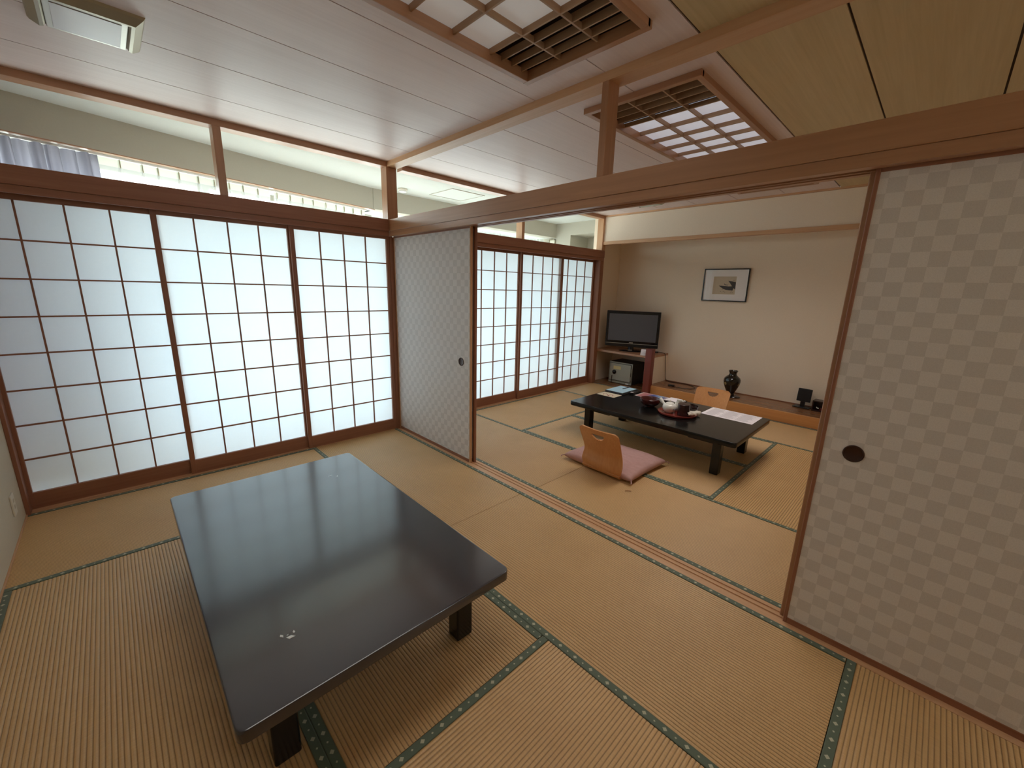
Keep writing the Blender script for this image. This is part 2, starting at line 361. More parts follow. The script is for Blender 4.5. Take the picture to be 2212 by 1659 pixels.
def empty(name, loc=(0, 0, 0), rz=0.0):
    o = D.objects.new(name, None); COL.objects.link(o); o.location = loc; o.rotation_euler = (0, 0, rz); o.empty_display_size = 0.05
    return o
def B(*a, **k): return MB().box(*a, **k)
def structure(o, label, cat): return tag(o, label, cat, None, 'structure')
_tr = [0]
def trim(mb, mat, label, cat='beam', bevel=0.002):
    _tr[0] += 1
    return structure(mb.build('trim_%d' % _tr[0], mat, None, bevel), label, cat)
def part_copy(o, parent, name=None, loc=None):
    c = o.copy(); COL.objects.link(c); c.parent = parent
    if loc is not None: c.location = loc
    return c
def copy_tree(root, loc, rz=None):
    r = root.copy(); COL.objects.link(r); r.location = loc
    if rz is not None: r.rotation_euler = (0, 0, rz)
    for ch in list(root.children):
        c = ch.copy(); COL.objects.link(c); c.parent = r
        for g in list(ch.children):
            d = g.copy(); COL.objects.link(d); d.parent = c
    return r

# ------------------------------------------------------------------ floor and tatami
XL, YB = -2.458, -5.42           # left wall, wall behind the camera
HW = 0.030
floor = structure(B(-2.6, 4.2, -5.6, 0.0, -0.12, -0.056).build('floor', GROUND), 'tatami floor of the two joined rooms', 'floor')

def tatami(x0, x1, y0, y1, along):
    g = 0.0007; gx = 0.0016 if along == 'x' else g; gy = 0.0016 if along == 'y' else g
    x0 += gx; x1 -= gx; y0 += gy; y1 -= gy
    if along == 'y': L_, Wd = y1 - y0, x1 - x0; P = lambda u, v, z: (x0 + v, y0 + u, z)
    else: L_, Wd = x1 - x0, y1 - y0; P = lambda u, v, z: (x0 + u, y0 + v, z)
    mb = MB(); n = int(round((Wd - 2 * HW) / 0.0138)); pit = (Wd - 2 * HW) / n; prof = [(0.0, -0.055), (0.0, -0.002), (HW, -0.0016)]
    for i in range(n):
        for k, dz in ((0.12, -0.0006), (0.3, 0.0), (0.5, 0.0004), (0.7, 0.0), (0.88, -0.0008), (1.0, -0.0021)):
            prof.append((HW + (i + k) * pit, dz))
    prof += [(Wd, -0.002), (Wd, -0.055)]
    vs = []; uv = []
    for u in (0.0, L_):
        for v, z in prof:
            vs.append(P(u, v, z)); uv.append((u, (v - HW) / pit * 0.015))
    m = len(prof)
    fs = [(i, i + 1, m + i + 1, m + i) for i in range(m - 1)] + [tuple(range(m))[::-1], tuple(range(m, 2 * m))]
    mb.add(vs, fs, uv)
    o = mb.build('tatami_mat', TATAMI, floor)
    for side in (0, 1):
        e = MB(); T = 0.0022
        pv = [(0, -0.03), (0, T * 0.4), (0.003, T), (HW - 0.001, T), (HW, -0.001)]
        vs = []; uv = []
        for u in (0.0004, L_ - 0.0004):
            for v, z in pv:
                w = v if side == 0 else Wd - v
                vs.append(P(u, w, z)); uv.append((u + 0.37 * side + (x0 + y0), v))
        q = len(pv)
        e.add(vs, [(i, i + 1, q + i + 1, q + i) for i in range(q - 1)] + [tuple(range(q))[::-1], tuple(range(q, 2 * q))], uv)
        e.build('cloth_border', HERI, o)
    return o
X1, X2 = -0.8175, -1.64
Y1, Y2, Y3, Y4, Y5, Y6 = -0.885, -1.785, -2.70, -3.60, -4.50, -5.40
for a in ((X1, 0, Y2, 0, 'y'), (X1, 0, Y4, Y2, 'y'), (XL, X1, Y1, 0, 'x'), (XL, X2, Y3, Y1, 'y'), (X2, X1, Y3, Y1, 'y'), (XL, X1, Y4, Y3, 'x'),
          (X2, 0, Y5, Y4, 'x'), (XL, X2, Y5, Y4, 'x'), (X2, 0, Y6, Y5, 'x'), (XL, X2, Y6, Y5, 'x')):
    tatami(*a)
BX0, BX1, BX2, BX3, BX4 = 0.108, 0.9316, 1.7495, 2.5812, 3.40
for a in ((BX0, BX1, -1.798, 0, 'y'), (BX0, BX1, -3.6, -1.798, 'y'), (BX1, BX3, -0.877, 0, 'x'), (BX1, BX2, -2.704, -0.877, 'y'), (BX2, BX3, -2.704, -0.877, 'y'),
          (BX1, BX3, -3.6, -2.704, 'x'), (BX3, BX4, -1.798, 0, 'y'), (BX3, BX4, -3.6, -1.798, 'y'), (BX0, 1.755, -4.5, -3.6, 'x'), (1.755, BX4, -4.5, -3.6, 'x')):
    tatami(*a)

def grooved(x0, x1, grooves, y0, y1, ztop, zbot, depth, axis='y', down=False):
    """a track board with grooves; profile across x, extruded along y (or swapped)"""
    pr = [(x0, zbot)]; 
    zt = ztop
    pts = [(x0, zt)]
    for g0, g1 in grooves: pts += [(g0, zt), (g0, zt - depth), (g1, zt - depth), (g1, zt)]
    pts += [(x1, zt), (x1, zbot), (x0, zbot)]
    n = len(pts); vs = []
    for y in (y0, y1):
        for x, z in pts: vs.append((x, y, z) if axis == 'y' else (y, x, z))
    fs = [(i, (i + 1) % n, n + (i + 1) % n, n + i) for i in range(n)]
    mb = MB().add(vs, fs)
    # end caps split into quads under/over grooves
    return mb
# tracks
trim(grooved(0.0, 0.108, [(0.034, 0.052), (0.066, 0.084)], -5.42, -0.0, 0.0, -0.05, 0.005), W['y'], 'grooved wooden floor track between the two tatami rooms', 'track', 0)
trim(grooved(0.0, 0.115, [(0.004, 0.028), (0.034, 0.058), (0.064, 0.088)], XL, 3.40, 0.004, -0.05, 0.004, 'x'), W['x'], 'wooden sill track under the paper screens', 'track', 0)

# ------------------------------------------------------------------ walls
structure(B(-2.60, XL, -5.5, 0.115, -0.056, 2.47).build('wall_left', PLASTER_L), 'grey beige plaster wall at the left with the outlet', 'wall')
structure(B(-2.60, 0.0, -5.56, YB, -0.056, 2.47).build('wall_rear', PLASTER_L), 'plaster wall behind the camera', 'wall')
structure(B(0.108, 4.1, -4.62, -4.5, -0.056, 2.47).build('wall_right', PLASTER), 'plaster wall closing the far room behind the checked sliding door', 'wall')
structure(B(3.97, 4.10, -4.62, 0.17, -0.056, 2.47).build('wall_alcove', PLASTER), 'beige plaster back wall of the alcove with the framed picture', 'wall')
structure(B(3.40, 3.97, 0.055, 0.17, -0.056, 2.47).build('wall_alcove_side', PLASTER), 'narrow plaster side wall behind the television', 'wall')
structure(B(3.352, 3.40, -4.5, -0.0, 2.10, 2.43).build('wall_lintel', PLASTER), 'hanging plaster wall above the alcove', 'wall')
trim(B(3.335, 3.405, -4.5, 0.0, 2.056, 2.10), W['y'], 'pale wooden rail along the bottom of the hanging wall above the alcove', 'beam', 0.003)
trim(B(3.335, 3.405, -4.5, 0.0, 2.432, 2.452), W['y'], 'thin wooden rail where the far ceiling meets the hanging wall', 'beam', 0.002)
structure(B(3.40, 3.97, -4.5, 0.06, 2.36, 2.40).build('ceiling_alcove', PLASTER), 'plaster ceiling inside the alcove', 'ceiling')

# ------------------------------------------------------------------ beams and posts of the screen wall
def lines(y): return y
# nageshi + kamoi along the screen wall, front room and far room
for (xa, xb, nm) in ((XL, -0.0232, 'front room'), (0.13, 3.40, 'far room')):
    trim(B(xa, xb, -0.038, 0.075, 1.880, 1.980), WD['x'], 'dark wooden head beam above the paper screens of the ' + nm, 'beam', 0.003)
    kb = MB(); kb.box(xa, xb, -0.030, -0.003, 1.838, 1.879)
    kb.box(xa, xb, 0.028, 0.033, 1.846, 1.879); kb.box(xa, xb, 0.058, 0.063, 1.846, 1.879); kb.box(xa, xb, 0.090, 0.10, 1.838, 1.879); kb.box(xa, xb, -0.003, 0.10, 1.868, 1.879)
    trim(kb, WD['x'], 'grooved upper track of the paper screens in the ' + nm, 'track', 0)
    trim(B(xa, xb, -0.038, 0.060, 2.410, 2.452), WB['x'], 'wooden ceiling rail above the open transom of the ' + nm, 'beam', 0.002)
# partition beam
trim(B(-0.023, 0.125, -5.42, -0.0, 1.882, 1.980), WB['y'], 'long wooden head beam crossing between the two rooms', 'beam', 0.003)
kb = MB()
for a, b_ in ((-0.017, 0.024), (0.053, 0.062), (0.088, 0.118)): kb.box(a, b_, -5.42, -0.0, 1.838, 1.881)
kb.box(-0.010, 0.11, -5.42, -0.0, 1.858, 1.881)
trim(kb, WB['y'], 'grooved upper track of the checked sliding doors', 'track', 0.0)
trim(B(-0.023, 0.080, -5.42, 0.0, 2.410, 2.452), W['y'], 'wooden ceiling rail running between the two rooms', 'beam', 0.002)
# posts
trim(B(-0.006, 0.108, -0.004, 0.10, 0.0, 1.838), WD['z'], 'square wooden post where the paper screens meet the checked door', 'post', 0.003)
trim(B(-0.030, 0.068, -0.0378, 0.060, 1.980, 2.410), WB['z'], 'short corner post of the open transoms above the head beams', 'post', 0.002)
trim(B(-1.272, -1.224, -0.0378, 0.060, 1.980, 2.410), WB['z'], 'short transom post over the front room paper screens', 'post', 0.002)
trim(B(1.668, 1.712, -0.0378, 0.060, 1.980, 2.410), W['z'], 'short transom post over the far room paper screens', 'post', 0.002)
trim(B(3.318, 3.40, -0.0378, 0.060, 1.980, 2.410), W['z'], 'transom post at the corner beside the hanging wall', 'post', 0.002)
trim(B(3.318, 3.402, -0.030, 0.10, 0.0, 1.838), WD['z'], 'wooden post between the far paper screens and the television alcove', 'post', 0.003)
trim(B(-0.0225, 0.068, -2.286, -2.246, 1.980, 2.410), WB['z'], 'short post standing on the long head beam under the ceiling', 'post', 0.002)
trim(B(XL, -2.440, -0.020, 0.10, 0.0, 1.838), WD['z'], 'thin wooden jamb at the left end of the paper screens', 'post', 0.002)
trim(B(XL, -2.440, -0.0378, 0.060, 1.980, 2.410), W['z'], 'thin wooden jamb at the left end of the transom', 'post', 0.002)
trim(B(XL, XL + 0.006, -5.4, -0.02, 0.0, 0.012), W['y'], 'thin strip along the foot of the left wall', 'strip', 0.001)

# ------------------------------------------------------------------ paper screens (shoji)
_door = [0]
def shoji(px0, px1, yf, label, ztop=1.812, zbot=0.107):
    _door[0] += 1
    r = structure(empty('door_%d' % _door[0], ((px0 + px1) / 2, yf + 0.014, 0.002)), label, 'paper screen')
    c = (px0 + px1) / 2; hw = (px1 - px0) / 2; SW = 0.031
    for s in (-1, 1):
        B(min(s * hw, s * (hw + SW)), max(s * hw, s * (hw + SW)), -0.014, 0.012, 0.0, 1.862).build('stile', WD['z'], r, 0.0015)
    B(-hw, hw, -0.0135, 0.0115, ztop, 1.862).build('rail', WD['x'], r, 0.001)
    B(-hw, hw, -0.0135, 0.0115, 0.0, zbot - 0.002).build('rail', WD['x'], r, 0.001)
    pw = 2 * hw / 4; ph = (ztop - zbot + 0.002) / 8
    for i in (1, 2, 3):
        B(-0.0045, 0.0045, -0.008, 0.004, zbot - 0.002, ztop).build('lattice_bar', WD['z'], r, loc=(-hw + i * pw, 0, 0))
    for j in range(1, 8):
        B(-hw, hw, -0.0075, 0.0040, -0.0045, 0.0045).build('lattice_bar', WD['x'], r, loc=(0, 0, zbot - 0.002 + j * ph))
    me = B(-pw / 2 + 0.0002, pw / 2 - 0.0002, 0.0, 0.0, -ph / 2 + 0.0002, ph / 2 - 0.0002)
    me = MB().add([(-pw / 2, 0, -ph / 2), (pw / 2, 0, -ph / 2), (pw / 2, 0, ph / 2), (-pw / 2, 0, ph / 2)], [(0, 1, 2, 3)]).mesh('paper_pane', SHOJI)
    for i in range(4):
        for j in range(8):
            o = D.objects.new('paper_pane', me); COL.objects.link(o); o.parent = r
            o.location = (-hw + (i + .5) * pw, 0.0065, zbot - 0.002 + (j + .5) * ph)
    return r
shoji(-2.423, -1.650, 0.060, 'paper screen beside the left wall, leftmost of the six')
shoji(-1.625, -0.852, 0.030, 'middle paper screen of the front room')
shoji(-0.811, -0.037, 0.000, 'front room paper screen next to the wooden corner post')
shoji(0.955, 1.729, 0.060, 'far room paper screen showing just past the checked door edge')
shoji(1.771, 2.523, 0.030, 'middle paper screen of the far room')
shoji(2.505, 3.285, 0.060, 'far room paper screen beside the television alcove')
# a screen completing the row behind the checked doors
shoji(0.145, 0.92, 0.030, 'far room paper screen hidden behind the left checked door')

# ------------------------------------------------------------------ checked sliding doors (fusuma)
def fusuma(y0, y1, x, label, pull_y=None, F=0.014, SM=None):
    _door[0] += 1
    c = (y0 + y1) / 2; hl = (y1 - y0) / 2; T = 0.022
    r = structure(empty('door_%d' % _door[0], (x, c, -0.004)), label, 'sliding door')
    H = 1.861
    for s in (-1, 1):
        B(0, T, min(s * hl, s * (hl - F)), max(s * hl, s * (hl - F)), 0, H).build('stile', SM or WD['z'], r, 0.004, 3)
    B(0.001, T - 0.001, -hl + F, hl - F, 0, 0.030).build('rail', WD['y'], r, 0.002)
    B(0.001, T - 0.001, -hl + F, hl - F, H - 0.030, H).build('rail', WD['y'], r, 0.002)
    o = B(0.004, T - 0.004, -hl + F, hl - F, 0.030, H - 0.030).build('checked_panel', FUSUMA, r)
    if pull_y is not None:
        M = Matrix.Translation(Vector((0.004, pull_y - c, 0.832))) @ Matrix.Rotation(-PI / 2, 4, 'Y')
        p = MB().lathe([(0.033, 0.0), (0.033, 0.003), (0.031, 0.0042), (0.0285, 0.0035), (0.027, 0.001), (0.0262, 0.0005)], 36, M=M, cap0=False, cap1=True).build('finger_pull', HIKITE, r, smooth=True)
        tag(p, 'round bronze finger pull')
    return r
fusuma(-1.142, -0.006, 0.030, 'pale checked sliding door beside the corner post, with a small round pull', -1.021, 0.014, W['z'])
fusuma(-1.155, -0.010, 0.0635, 'rear checked sliding door behind the one by the corner post', None, 0.024)
fusuma(-4.50, -3.369, 0.030, 'large shaded checked sliding door at the right edge', -3.477)
fusuma(-4.50, -3.350, 0.0635, 'rear checked sliding door behind the large one at the right edge', None, 0.024, WB['z'])
fusuma(-5.41, -4.27, 0.0635, 'last checked sliding door out past the right edge')

# ------------------------------------------------------------------ ceiling
ceil = structure(B(-2.6, 4.2, -5.56, 0.0, 2.66, 2.70).build('ceiling', GROUND), 'boarded wooden ceiling over both rooms', 'ceiling')
EDG = [-0.0, -0.430, -0.884, -1.336, -1.793, -2.257, -2.715, -3.173, -3.636, -4.09, -4.55, -5.0, -5.42]
HOLES = {0: (-2.24, -0.245, -2.595, -1.945), 1: (0.272, 2.935, -2.595, -1.945)}
for room, (xa, xb) in enumerate(((XL, 0.0), (0.05, 3.36))):
    hx0, hx1, hy0, hy1 = HOLES[room]
    for i in range(len(EDG) - 1):
        yt, yb_ = EDG[i], EDG[i + 1]
        if room == 1 and yt < -4.4: break
        g = 0.0034 if i < 6 else 0.0045
        yt2 = yt - (0.0022 if i <= 6 else 0.0045) * (i > 0) - (0.002 if i == 6 else 0); yb2 = yb_ + g + (0.002 if i == 5 else 0)
        mb = MB(); z0, z1 = 2.450, 2.462
        if yb2 < hy1 and yt2 > hy0:
            a, b2 = max(yb2, hy0), min(yt2, hy1)
            if yt2 > hy1: mb.box(xa, xb, hy1, yt2, z0, z1)
            if yb2 < hy0: mb.box(xa, xb, yb2, hy0, z0, z1)
            mb.box(xa, hx0, a, b2, z0, z1); mb.box(hx1, xb, a, b2, z0, z1)
        else: mb.box(xa, xb, yb2, yt2, z0, z1)
        mb.build('ceiling_board', CEIL_GREY if i < 6 else CEIL_YEL, ceil)
# dark joint backing above the boards
jb = MB()
for (xa, xb), (hx0, hx1, hy0, hy1) in (((XL, 0.0), HOLES[0]), ((0.05, 3.36), HOLES[1])):
    jb.box(xa, xb, hy1, 0, 2.4575, 2.468); jb.box(xa, xb, -5.42, hy0, 2.4575, 2.468); jb.box(xa, hx0, hy0, hy1, 2.4575, 2.468); jb.box(hx1, xb, hy0, hy1, 2.4575, 2.468)
tag(jb.build('joint_backing', BATTEN, ceil), kind='structure')

# ------------------------------------------------------------------ recessed lattice light wells
def light_well(room, label):
    hx0, hx1, hy0, hy1 = HOLES[room]
    r = tag(empty('lattice_ceiling_light', ((hx0 + hx1) / 2, (hy0 + hy1) / 2, 2.45)), label, 'ceiling light')
    cx, cy_ = (hx0 + hx1) / 2, (hy0 + hy1) / 2
    X = lambda x: x - cx
    Y = lambda y: y - cy_
    Z = lambda z: z - 2.45
    F = 0.032
    B(X(hx0) - 0.004, X(hx1) + 0.004, Y(hy1) - 0.014, Y(hy1) + F - 0.014, Z(2.422), Z(2.47)).build('frame_board', WB['x'], r, 0.002)
    B(X(hx0) - 0.004, X(hx1) + 0.004, Y(hy0) - F + 0.014, Y(hy0) + 0.014, Z(2.422), Z(2.47)).build('frame_board', WB['x'], r, 0.002)
    B(X(hx0) - F + 0.014, X(hx0) + 0.014, Y(hy0) - F + 0.014, Y(hy1) + F - 0.014, Z(2.421), Z(2.471)).build('frame_board', WB['y'], r, 0.002)
    B(X(hx1) - 0.014, X(hx1) + F - 0.014, Y(hy0) - F + 0.014, Y(hy1) + F - 0.014, Z(2.421), Z(2.471)).build('frame_board', WB['y'], r, 0.002)
    # housing walls
    hb = MB(); hb.box(X(hx0) - 0.01, X(hx0), Y(hy0), Y(hy1), Z(2.47), Z(2.62)); hb.box(X(hx1), X(hx1) + 0.01, Y(hy0), Y(hy1), Z(2.47), Z(2.62))
    hb.box(X(hx0), X(hx1), Y(hy0) - 0.01, Y(hy0), Z(2.47), Z(2.62)); hb.box(X(hx0), X(hx1), Y(hy1), Y(hy1) + 0.01, Z(2.47), Z(2.62)); hb.box(X(hx0), X(hx1), Y(hy0), Y(hy1), Z(2.62), Z(2.63))
    hb.build('housing', BATTEN, r)
    if room == 0:
        near = [-0.302, -0.369, -0.435, -0.507]; p = -0.2063; cells = [-0.507 + p * k for k in range(1, 8)]; far = [cells[-1] - 0.07, cells[-1] - 0.14]
        gx = [(-0.507, hx1), (hx0, cells[-1])]; cell_lines = [-0.507] + cells
    else:
        near = [0.34, 0.42, 0.50, 0.58, 0.663]; p = 0.197; cells = [0.663 + p * k for k in range(1, 11)]; far = [cells[-1] + 0.08, cells[-1] + 0.16, cells[-1] + 0.24]
        gx = [(hx0, 0.663), (cells[-1], hx1)]; cell_lines = [0.663] + cells
    yl = [-2.166, -2.373]
    for y in yl:
        B(X(hx0), X(hx1), -0.0042, 0.0042, Z(2.4495), Z(2.474)).build('lattice_bar', WL['x'], r, loc=(0, Y(y), 0))
    for x in near + far:
        if abs(x - (-0.507)) < 1e-6 or abs(x - 0.663) < 1e-6: continue
        B(-0.0035, 0.0035, Y(hy0), Y(hy1), Z(2.4500), Z(2.482)).build('slat', WL['y'], r, loc=(X(x), 0, 0))
    for x in cell_lines:
        B(-0.0042, 0.0042, Y(hy0), Y(hy1), Z(2.4500), Z(2.474)).build('lattice_bar', WL['y'], r, loc=(X(x), 0, 0))
    ys = [hy0, -2.373, -2.166, hy1]; cs = sorted(cell_lines)
    for a, b2 in zip(cs[:-1], cs[1:]):
        for c, d in zip(ys[:-1], ys[1:]):
            B(X(a), X(b2), Y(c), Y(d), Z(2.474), Z(2.478)).build('diffuser_panel', GLOWING if room else GLOWING2, r)
    # fill light added under the lattice; the lamps themselves are off
    ll = D.lights.new('well_fill_light', 'AREA'); ll.shape = 'RECTANGLE'; ll.size = abs(cs[-1] - cs[0]); ll.size_y = hy1 - hy0 - 0.02; ll.energy = WELL_FILL[room]; ll.spread = math.radians(138); ll.color = (1.0, 0.93, 0.86)
    lo = D.objects.new('well_fill_light', ll); COL.objects.link(lo); lo.parent = r; lo.location = (X((cs[0] + cs[-1]) / 2), 0, Z(2.4205))
    return r
WELL_FILL = (2.3, 7.5)  # strength of the added fill under each light well
light_well(0, 'big wooden lattice ceiling light of the front room, cut by the top edge')
light_well(1, 'wooden lattice ceiling light of the far room, seen above the head beam')

# square metal emergency lights
def square_light(c, label):
    r = tag(empty('square_ceiling_lamp', c), label, 'ceiling light', None)
    a = 0.175
    pr = lambda x0, x1, y0, y1: None
    def bar(p0, p1, q0, q1):   # bevelled bezel bar between outer edge (p) and inner ridge (q)
        pass
    mb = MB()
    O, R_, I = a, a - 0.045, a - 0.058
    zc, zr = 0.0, -0.034
    def ring(o, z): return [Vector((-o, -o, z)), Vector((o, -o, z)), Vector((o, o, z)), Vector((-o, o, z))]
    rings = [ring(O, zc), ring(O - 0.006, -0.010), ring(R_ + 0.012, zr), ring(R_, zr), ring(I, -0.012), ring(I, zc)]
    vs = sum(rings, []); fs = []
    for k in range(5):
        for i in range(3 if k in (1, 2, 3) else 4):
            i2 = [0, 1, 3][i] if k in (1, 2, 3) else i
            j = (i2 + 1) % 4; fs.append((k * 4 + i2, k * 4 + j, (k + 1) * 4 + j, (k + 1) * 4 + i2))
    mb.add(vs, fs).build('bezel', BRASSY, r)
    B(-0.122, 0.122, -0.118, 0.150, -0.026, 0.0).build('lamp_body', METAL, r, 0.003)
    B(-0.102, 0.102, -0.098, 0.132, -0.0285, -0.0262).build('milky_cover', DIFFUSER, r, 0.0006)
    return r
square_light((-1.829, -0.945, 2.450), 'square metal lamp on the ceiling at the top left')
square_light((2.80, -0.945, 2.450), 'square metal lamp on the far ceiling, glimpsed under the head beam')

# ------------------------------------------------------------------ sunroom behind the screens
structure(B(-3.3, 4.3, 0.115, 2.2, -0.10, -0.03).build('floor_sunroom', OUTW), 'floor of the sunroom behind the paper screens', 'floor')
structure(B(-3.3, 4.3, 0.060, 1.56, 2.450, 2.50).build('ceiling_sunroom', WHITE_P), 'white ceiling of the sunroom seen through the transoms', 'ceiling')
structure(B(-3.3, 4.3, 0.0, 0.060, 2.452, 2.50).build('ceiling_edge', WHITE_P), 'strip of ceiling over the screen wall', 'ceiling')
structure(B(-3.0, -2.9, 0.115, 1.1, -0.03, 2.45).build('wall_sunroom_left', CREAM_P), 'left end wall of the sunroom', 'wall')
structure(B(-2.9, XL, 0.06, 0.115, -0.03, 2.45).build('wall_return', CREAM_P), 'short wall beside the left end of the screens', 'wall')
# hanging beam face (slanted then straight)
M_s = Matrix.Translation(SO) @ Matrix.Rotation(sang, 4, 'Z')
structure(B(-0.75, 2.66, 0.0, 0.14, 2.235, 2.45, M=M_s).build('wall_pelmet_slanted', CREAM_P), 'slanting cream box beam over the sunroom curtains', 'wall')
structure(B(0.36, 3.53, 1.012, 1.15, 2.235, 2.45).build('wall_pelmet_straight', CREAM_P), 'straight cream box beam at the far end of the sunroom', 'wall')
trim(B(-0.75, 2.66, 0.004, 0.050, 2.229, 2.236, M=M_s), WB['x'], 'thin wooden edge under the slanting box beam', 'strip', 0)
# soffit outward of the beam
structure(B(-0.75, 2.72, 0.14, 0.52, 2.236, 2.30, M=M_s).build('ceiling_bay', WHITE_P), 'white soffit above the slanting windows', 'ceiling')
structure(B(0.36, 3.53, 1.15, 1.60, 2.236, 2.30).build('ceiling_bay_far', WHITE_P), 'white soffit above the straight windows', 'ceiling')
# sills below the windows
structure(B(-0.75, 2.72, 0.36, 0.48, -0.05, 0.30, M=M_s).build('wall_sill_slanted', CREAM_P), 'low wall under the slanting windows', 'wall')
structure(B(0.40, 3.53, 1.42, 1.56, -0.05, 0.30).build('wall_sill_far', CREAM_P), 'low wall under the straight windows', 'wall')
# windows
_w = [0]
def window(M, s0, s1, y, label):
    _w[0] += 1
    r = structure(empty('window_%d' % _w[0]), label, 'window'); r.matrix_world = M
    z0, z1, F = 0.30, 2.236, 0.045
    B(s0, s0 + F, y, y + 0.05, z0, z1).build('window_frame', ALU, r); B(s1 - F, s1, y, y + 0.05, z0, z1).build('window_frame', ALU, r)
    B(s0 + F, s1 - F, y, y + 0.05, z0, z0 + F).build('window_frame', ALU, r); B(s0 + F, s1 - F, y, y + 0.05, z1 - 0.05, z1).build('window_frame', ALU, r)
    B(s0 + F, s1 - F, y + 0.022, y + 0.026, z0 + F, z1 - 0.05).build('glass_pane', GLASS, r)
    return r
sl = [-0.75, 0.20, 1.13, 1.98, 2.70]
for i, (a, b2) in enumerate(zip(sl[:-1], sl[1:])):
    window(M_s, a, b2, 0.38, ['sunroom window behind the grey curtain', 'sunroom window just right of the grey curtain', 'sunroom window behind the lace past the transom post', 'sunroom window behind the last lace pleats'][i])
for i, (a, b2) in enumerate(((0.42, 1.45), (1.45, 2.49), (2.49, 3.53))):
    window(Matrix.Identity(4), a, b2, 1.45, ['first window of the far sunroom wall, near the bend', 'middle window of the far sunroom wall', 'last window of the far sunroom wall'][i])
# end wall with recess
ew = MB(); ew.box(3.53, 3.60, 0.72, 1.6, -0.03, 2.45); ew.box(3.53, 3.60, 0.115, 0.25, -0.03, 2.45); ew.box(3.53, 3.60, 0.25, 0.72, 2.262, 2.45)
structure(ew.build('wall_sunroom_end', CREAM_P), 'cream end wall of the sunroom with an opening', 'wall')
rc = MB(); rc.box(4.0, 4.05, 0.2, 0.8, -0.03, 2.262); rc.box(3.60, 4.0, 0.72, 0.78, -0.03, 2.262); rc.box(3.60, 4.0, 0.19, 0.25, -0.03, 2.262); rc.box(3.60, 4.05, 0.19, 0.78, 2.262, 2.30)
structure(rc.build('wall_recess', CREAM_P), 'recess seen through the opening in the sunroom end wall', 'wall')

# small framed thing on end wall
t = tag(empty('small_picture', (3.525, 1.09, 2.13)), 'tiny brown framed picture on the sunroom end wall', 'picture')
B(-0.008, 0.004, -0.055, 0.055, -0.075, 0.075).build('picture_sheet', IVORY, t)
fm = MB(); fm.box(-0.014, 0.004, -0.065, -0.053, -0.085, 0.085); fm.box(-0.014, 0.004, 0.053, 0.065, -0.085, 0.085); fm.box(-0.014, 0.004, -0.065, 0.065, 0.073, 0.085); fm.box(-0.014, 0.004, -0.065, 0.065, -0.085, -0.073)
fm.build('picture_frame', BRASSY, t)

# smoke detector and hatch
t = tag(empty('smoke_detector', (0.592, 0.775, 2.45)), 'round white smoke detector on the sunroom ceiling', 'smoke detector')
MB().lathe([(0.052, 0), (0.052, -0.012), (0.047, -0.018)], 32, cap0=False).build('base_ring', IVORY, t, smooth=True)
MB().lathe([(0.040, -0.018), (0.038, -0.032), (0.028, -0.037)], 32).build('sensor_head', WHITE, t, smooth=True)
t = tag(empty('ceiling_hatch', (1.163, 0.544, 2.45)), 'white square access hatch in the sunroom ceiling', 'hatch')
B(-0.215, 0.215, -0.213, 0.213, -0.0035, 0.0).build('hatch_panel', WHITE_P, t, 0.001)
fm = MB()
for s in (-1, 1):
    fm.box(min(s * 0.219, s * 0.229), max(s * 0.219, s * 0.229), -0.229, 0.229, -0.006, 0.0); fm.box(-0.219, 0.219, min(s * 0.217, s * 0.227), max(s * 0.217, s * 0.227), -0.006, 0.0)
fm.build('hatch_frame', ALU, t)

# curtains
def curtain_rail(s0, s1, off, label):
    r = tag(B(s0, s1, off - 0.008, off + 0.008, 2.222, 2.236, M=M_s).build('curtain_rail', WHITE, None, 0.002), label, 'curtain rail')
curtain_rail(-0.70, 2.62, 0.10, 'front curtain rail under the slanting box beam')
PITCH_ = 0.1165
def lace(s0, s1, label, seed):
    rnd = random.Random(seed)
    piv = []; s = s0 + 0.02
    while s < s1: piv.append(s + rnd.uniform(-0.012, 0.012)); s += PITCH_ + rnd.uniform(-0.01, 0.012)
    ztop, zb, OFF = 2.222, 0.33, 0.13
    r = tag(empty('lace_curtain'), label, 'curtain', 'white lace curtains'); r.matrix_world = M_s
    def off(s, z):
        dz = ztop - z; o = 0.0
        for p in piv:
            d = s - p; wd = 0.006 + min(dz, 0.05) * 0.05 + max(0, dz - 0.05) * 0.16
            wd = min(wd, 0.055)
            if abs(d) < 3 * wd: o += -0.014 * (0.5 + 0.5 * math.cos(d / wd * 5)) * math.exp(-(d / wd) ** 2)
        return o
    n = int((s1 - s0) / 0.0035)
    zs = [ztop - 0.050, 2.165, 2.15, 2.13, 2.10, 2.06, 2.0, 1.9, 1.5, 1.0, zb]
    def f(u, v): 
        k = v * (len(zs) - 1); z = zs[int(round(k))]; s = s0 + u * (s1 - s0); return Vector((s, OFF + off(s, z), z))
    MB().sheet(f, n, len(zs) - 1).build('sheer_panel', LACE, r, smooth=True)
    def g(u, v):
        s = s0 + u * (s1 - s0); z = ztop - 0.050 * v; return Vector((s, OFF - 0.001 + off(s, z), z))
    MB().sheet(g, n, 2).build('heading_tape', LACE_T, r, smooth=True)
    for p in piv:
        MB().tube([(p, OFF - 0.016, ztop + 0.004), (p, OFF - 0.018, ztop - 0.03), (p + 0.001, OFF - 0.016, ztop - 0.055)], [0.003, 0.0035, 0.0025], 5).build('curtain_hook', HOOK, r)
    return r
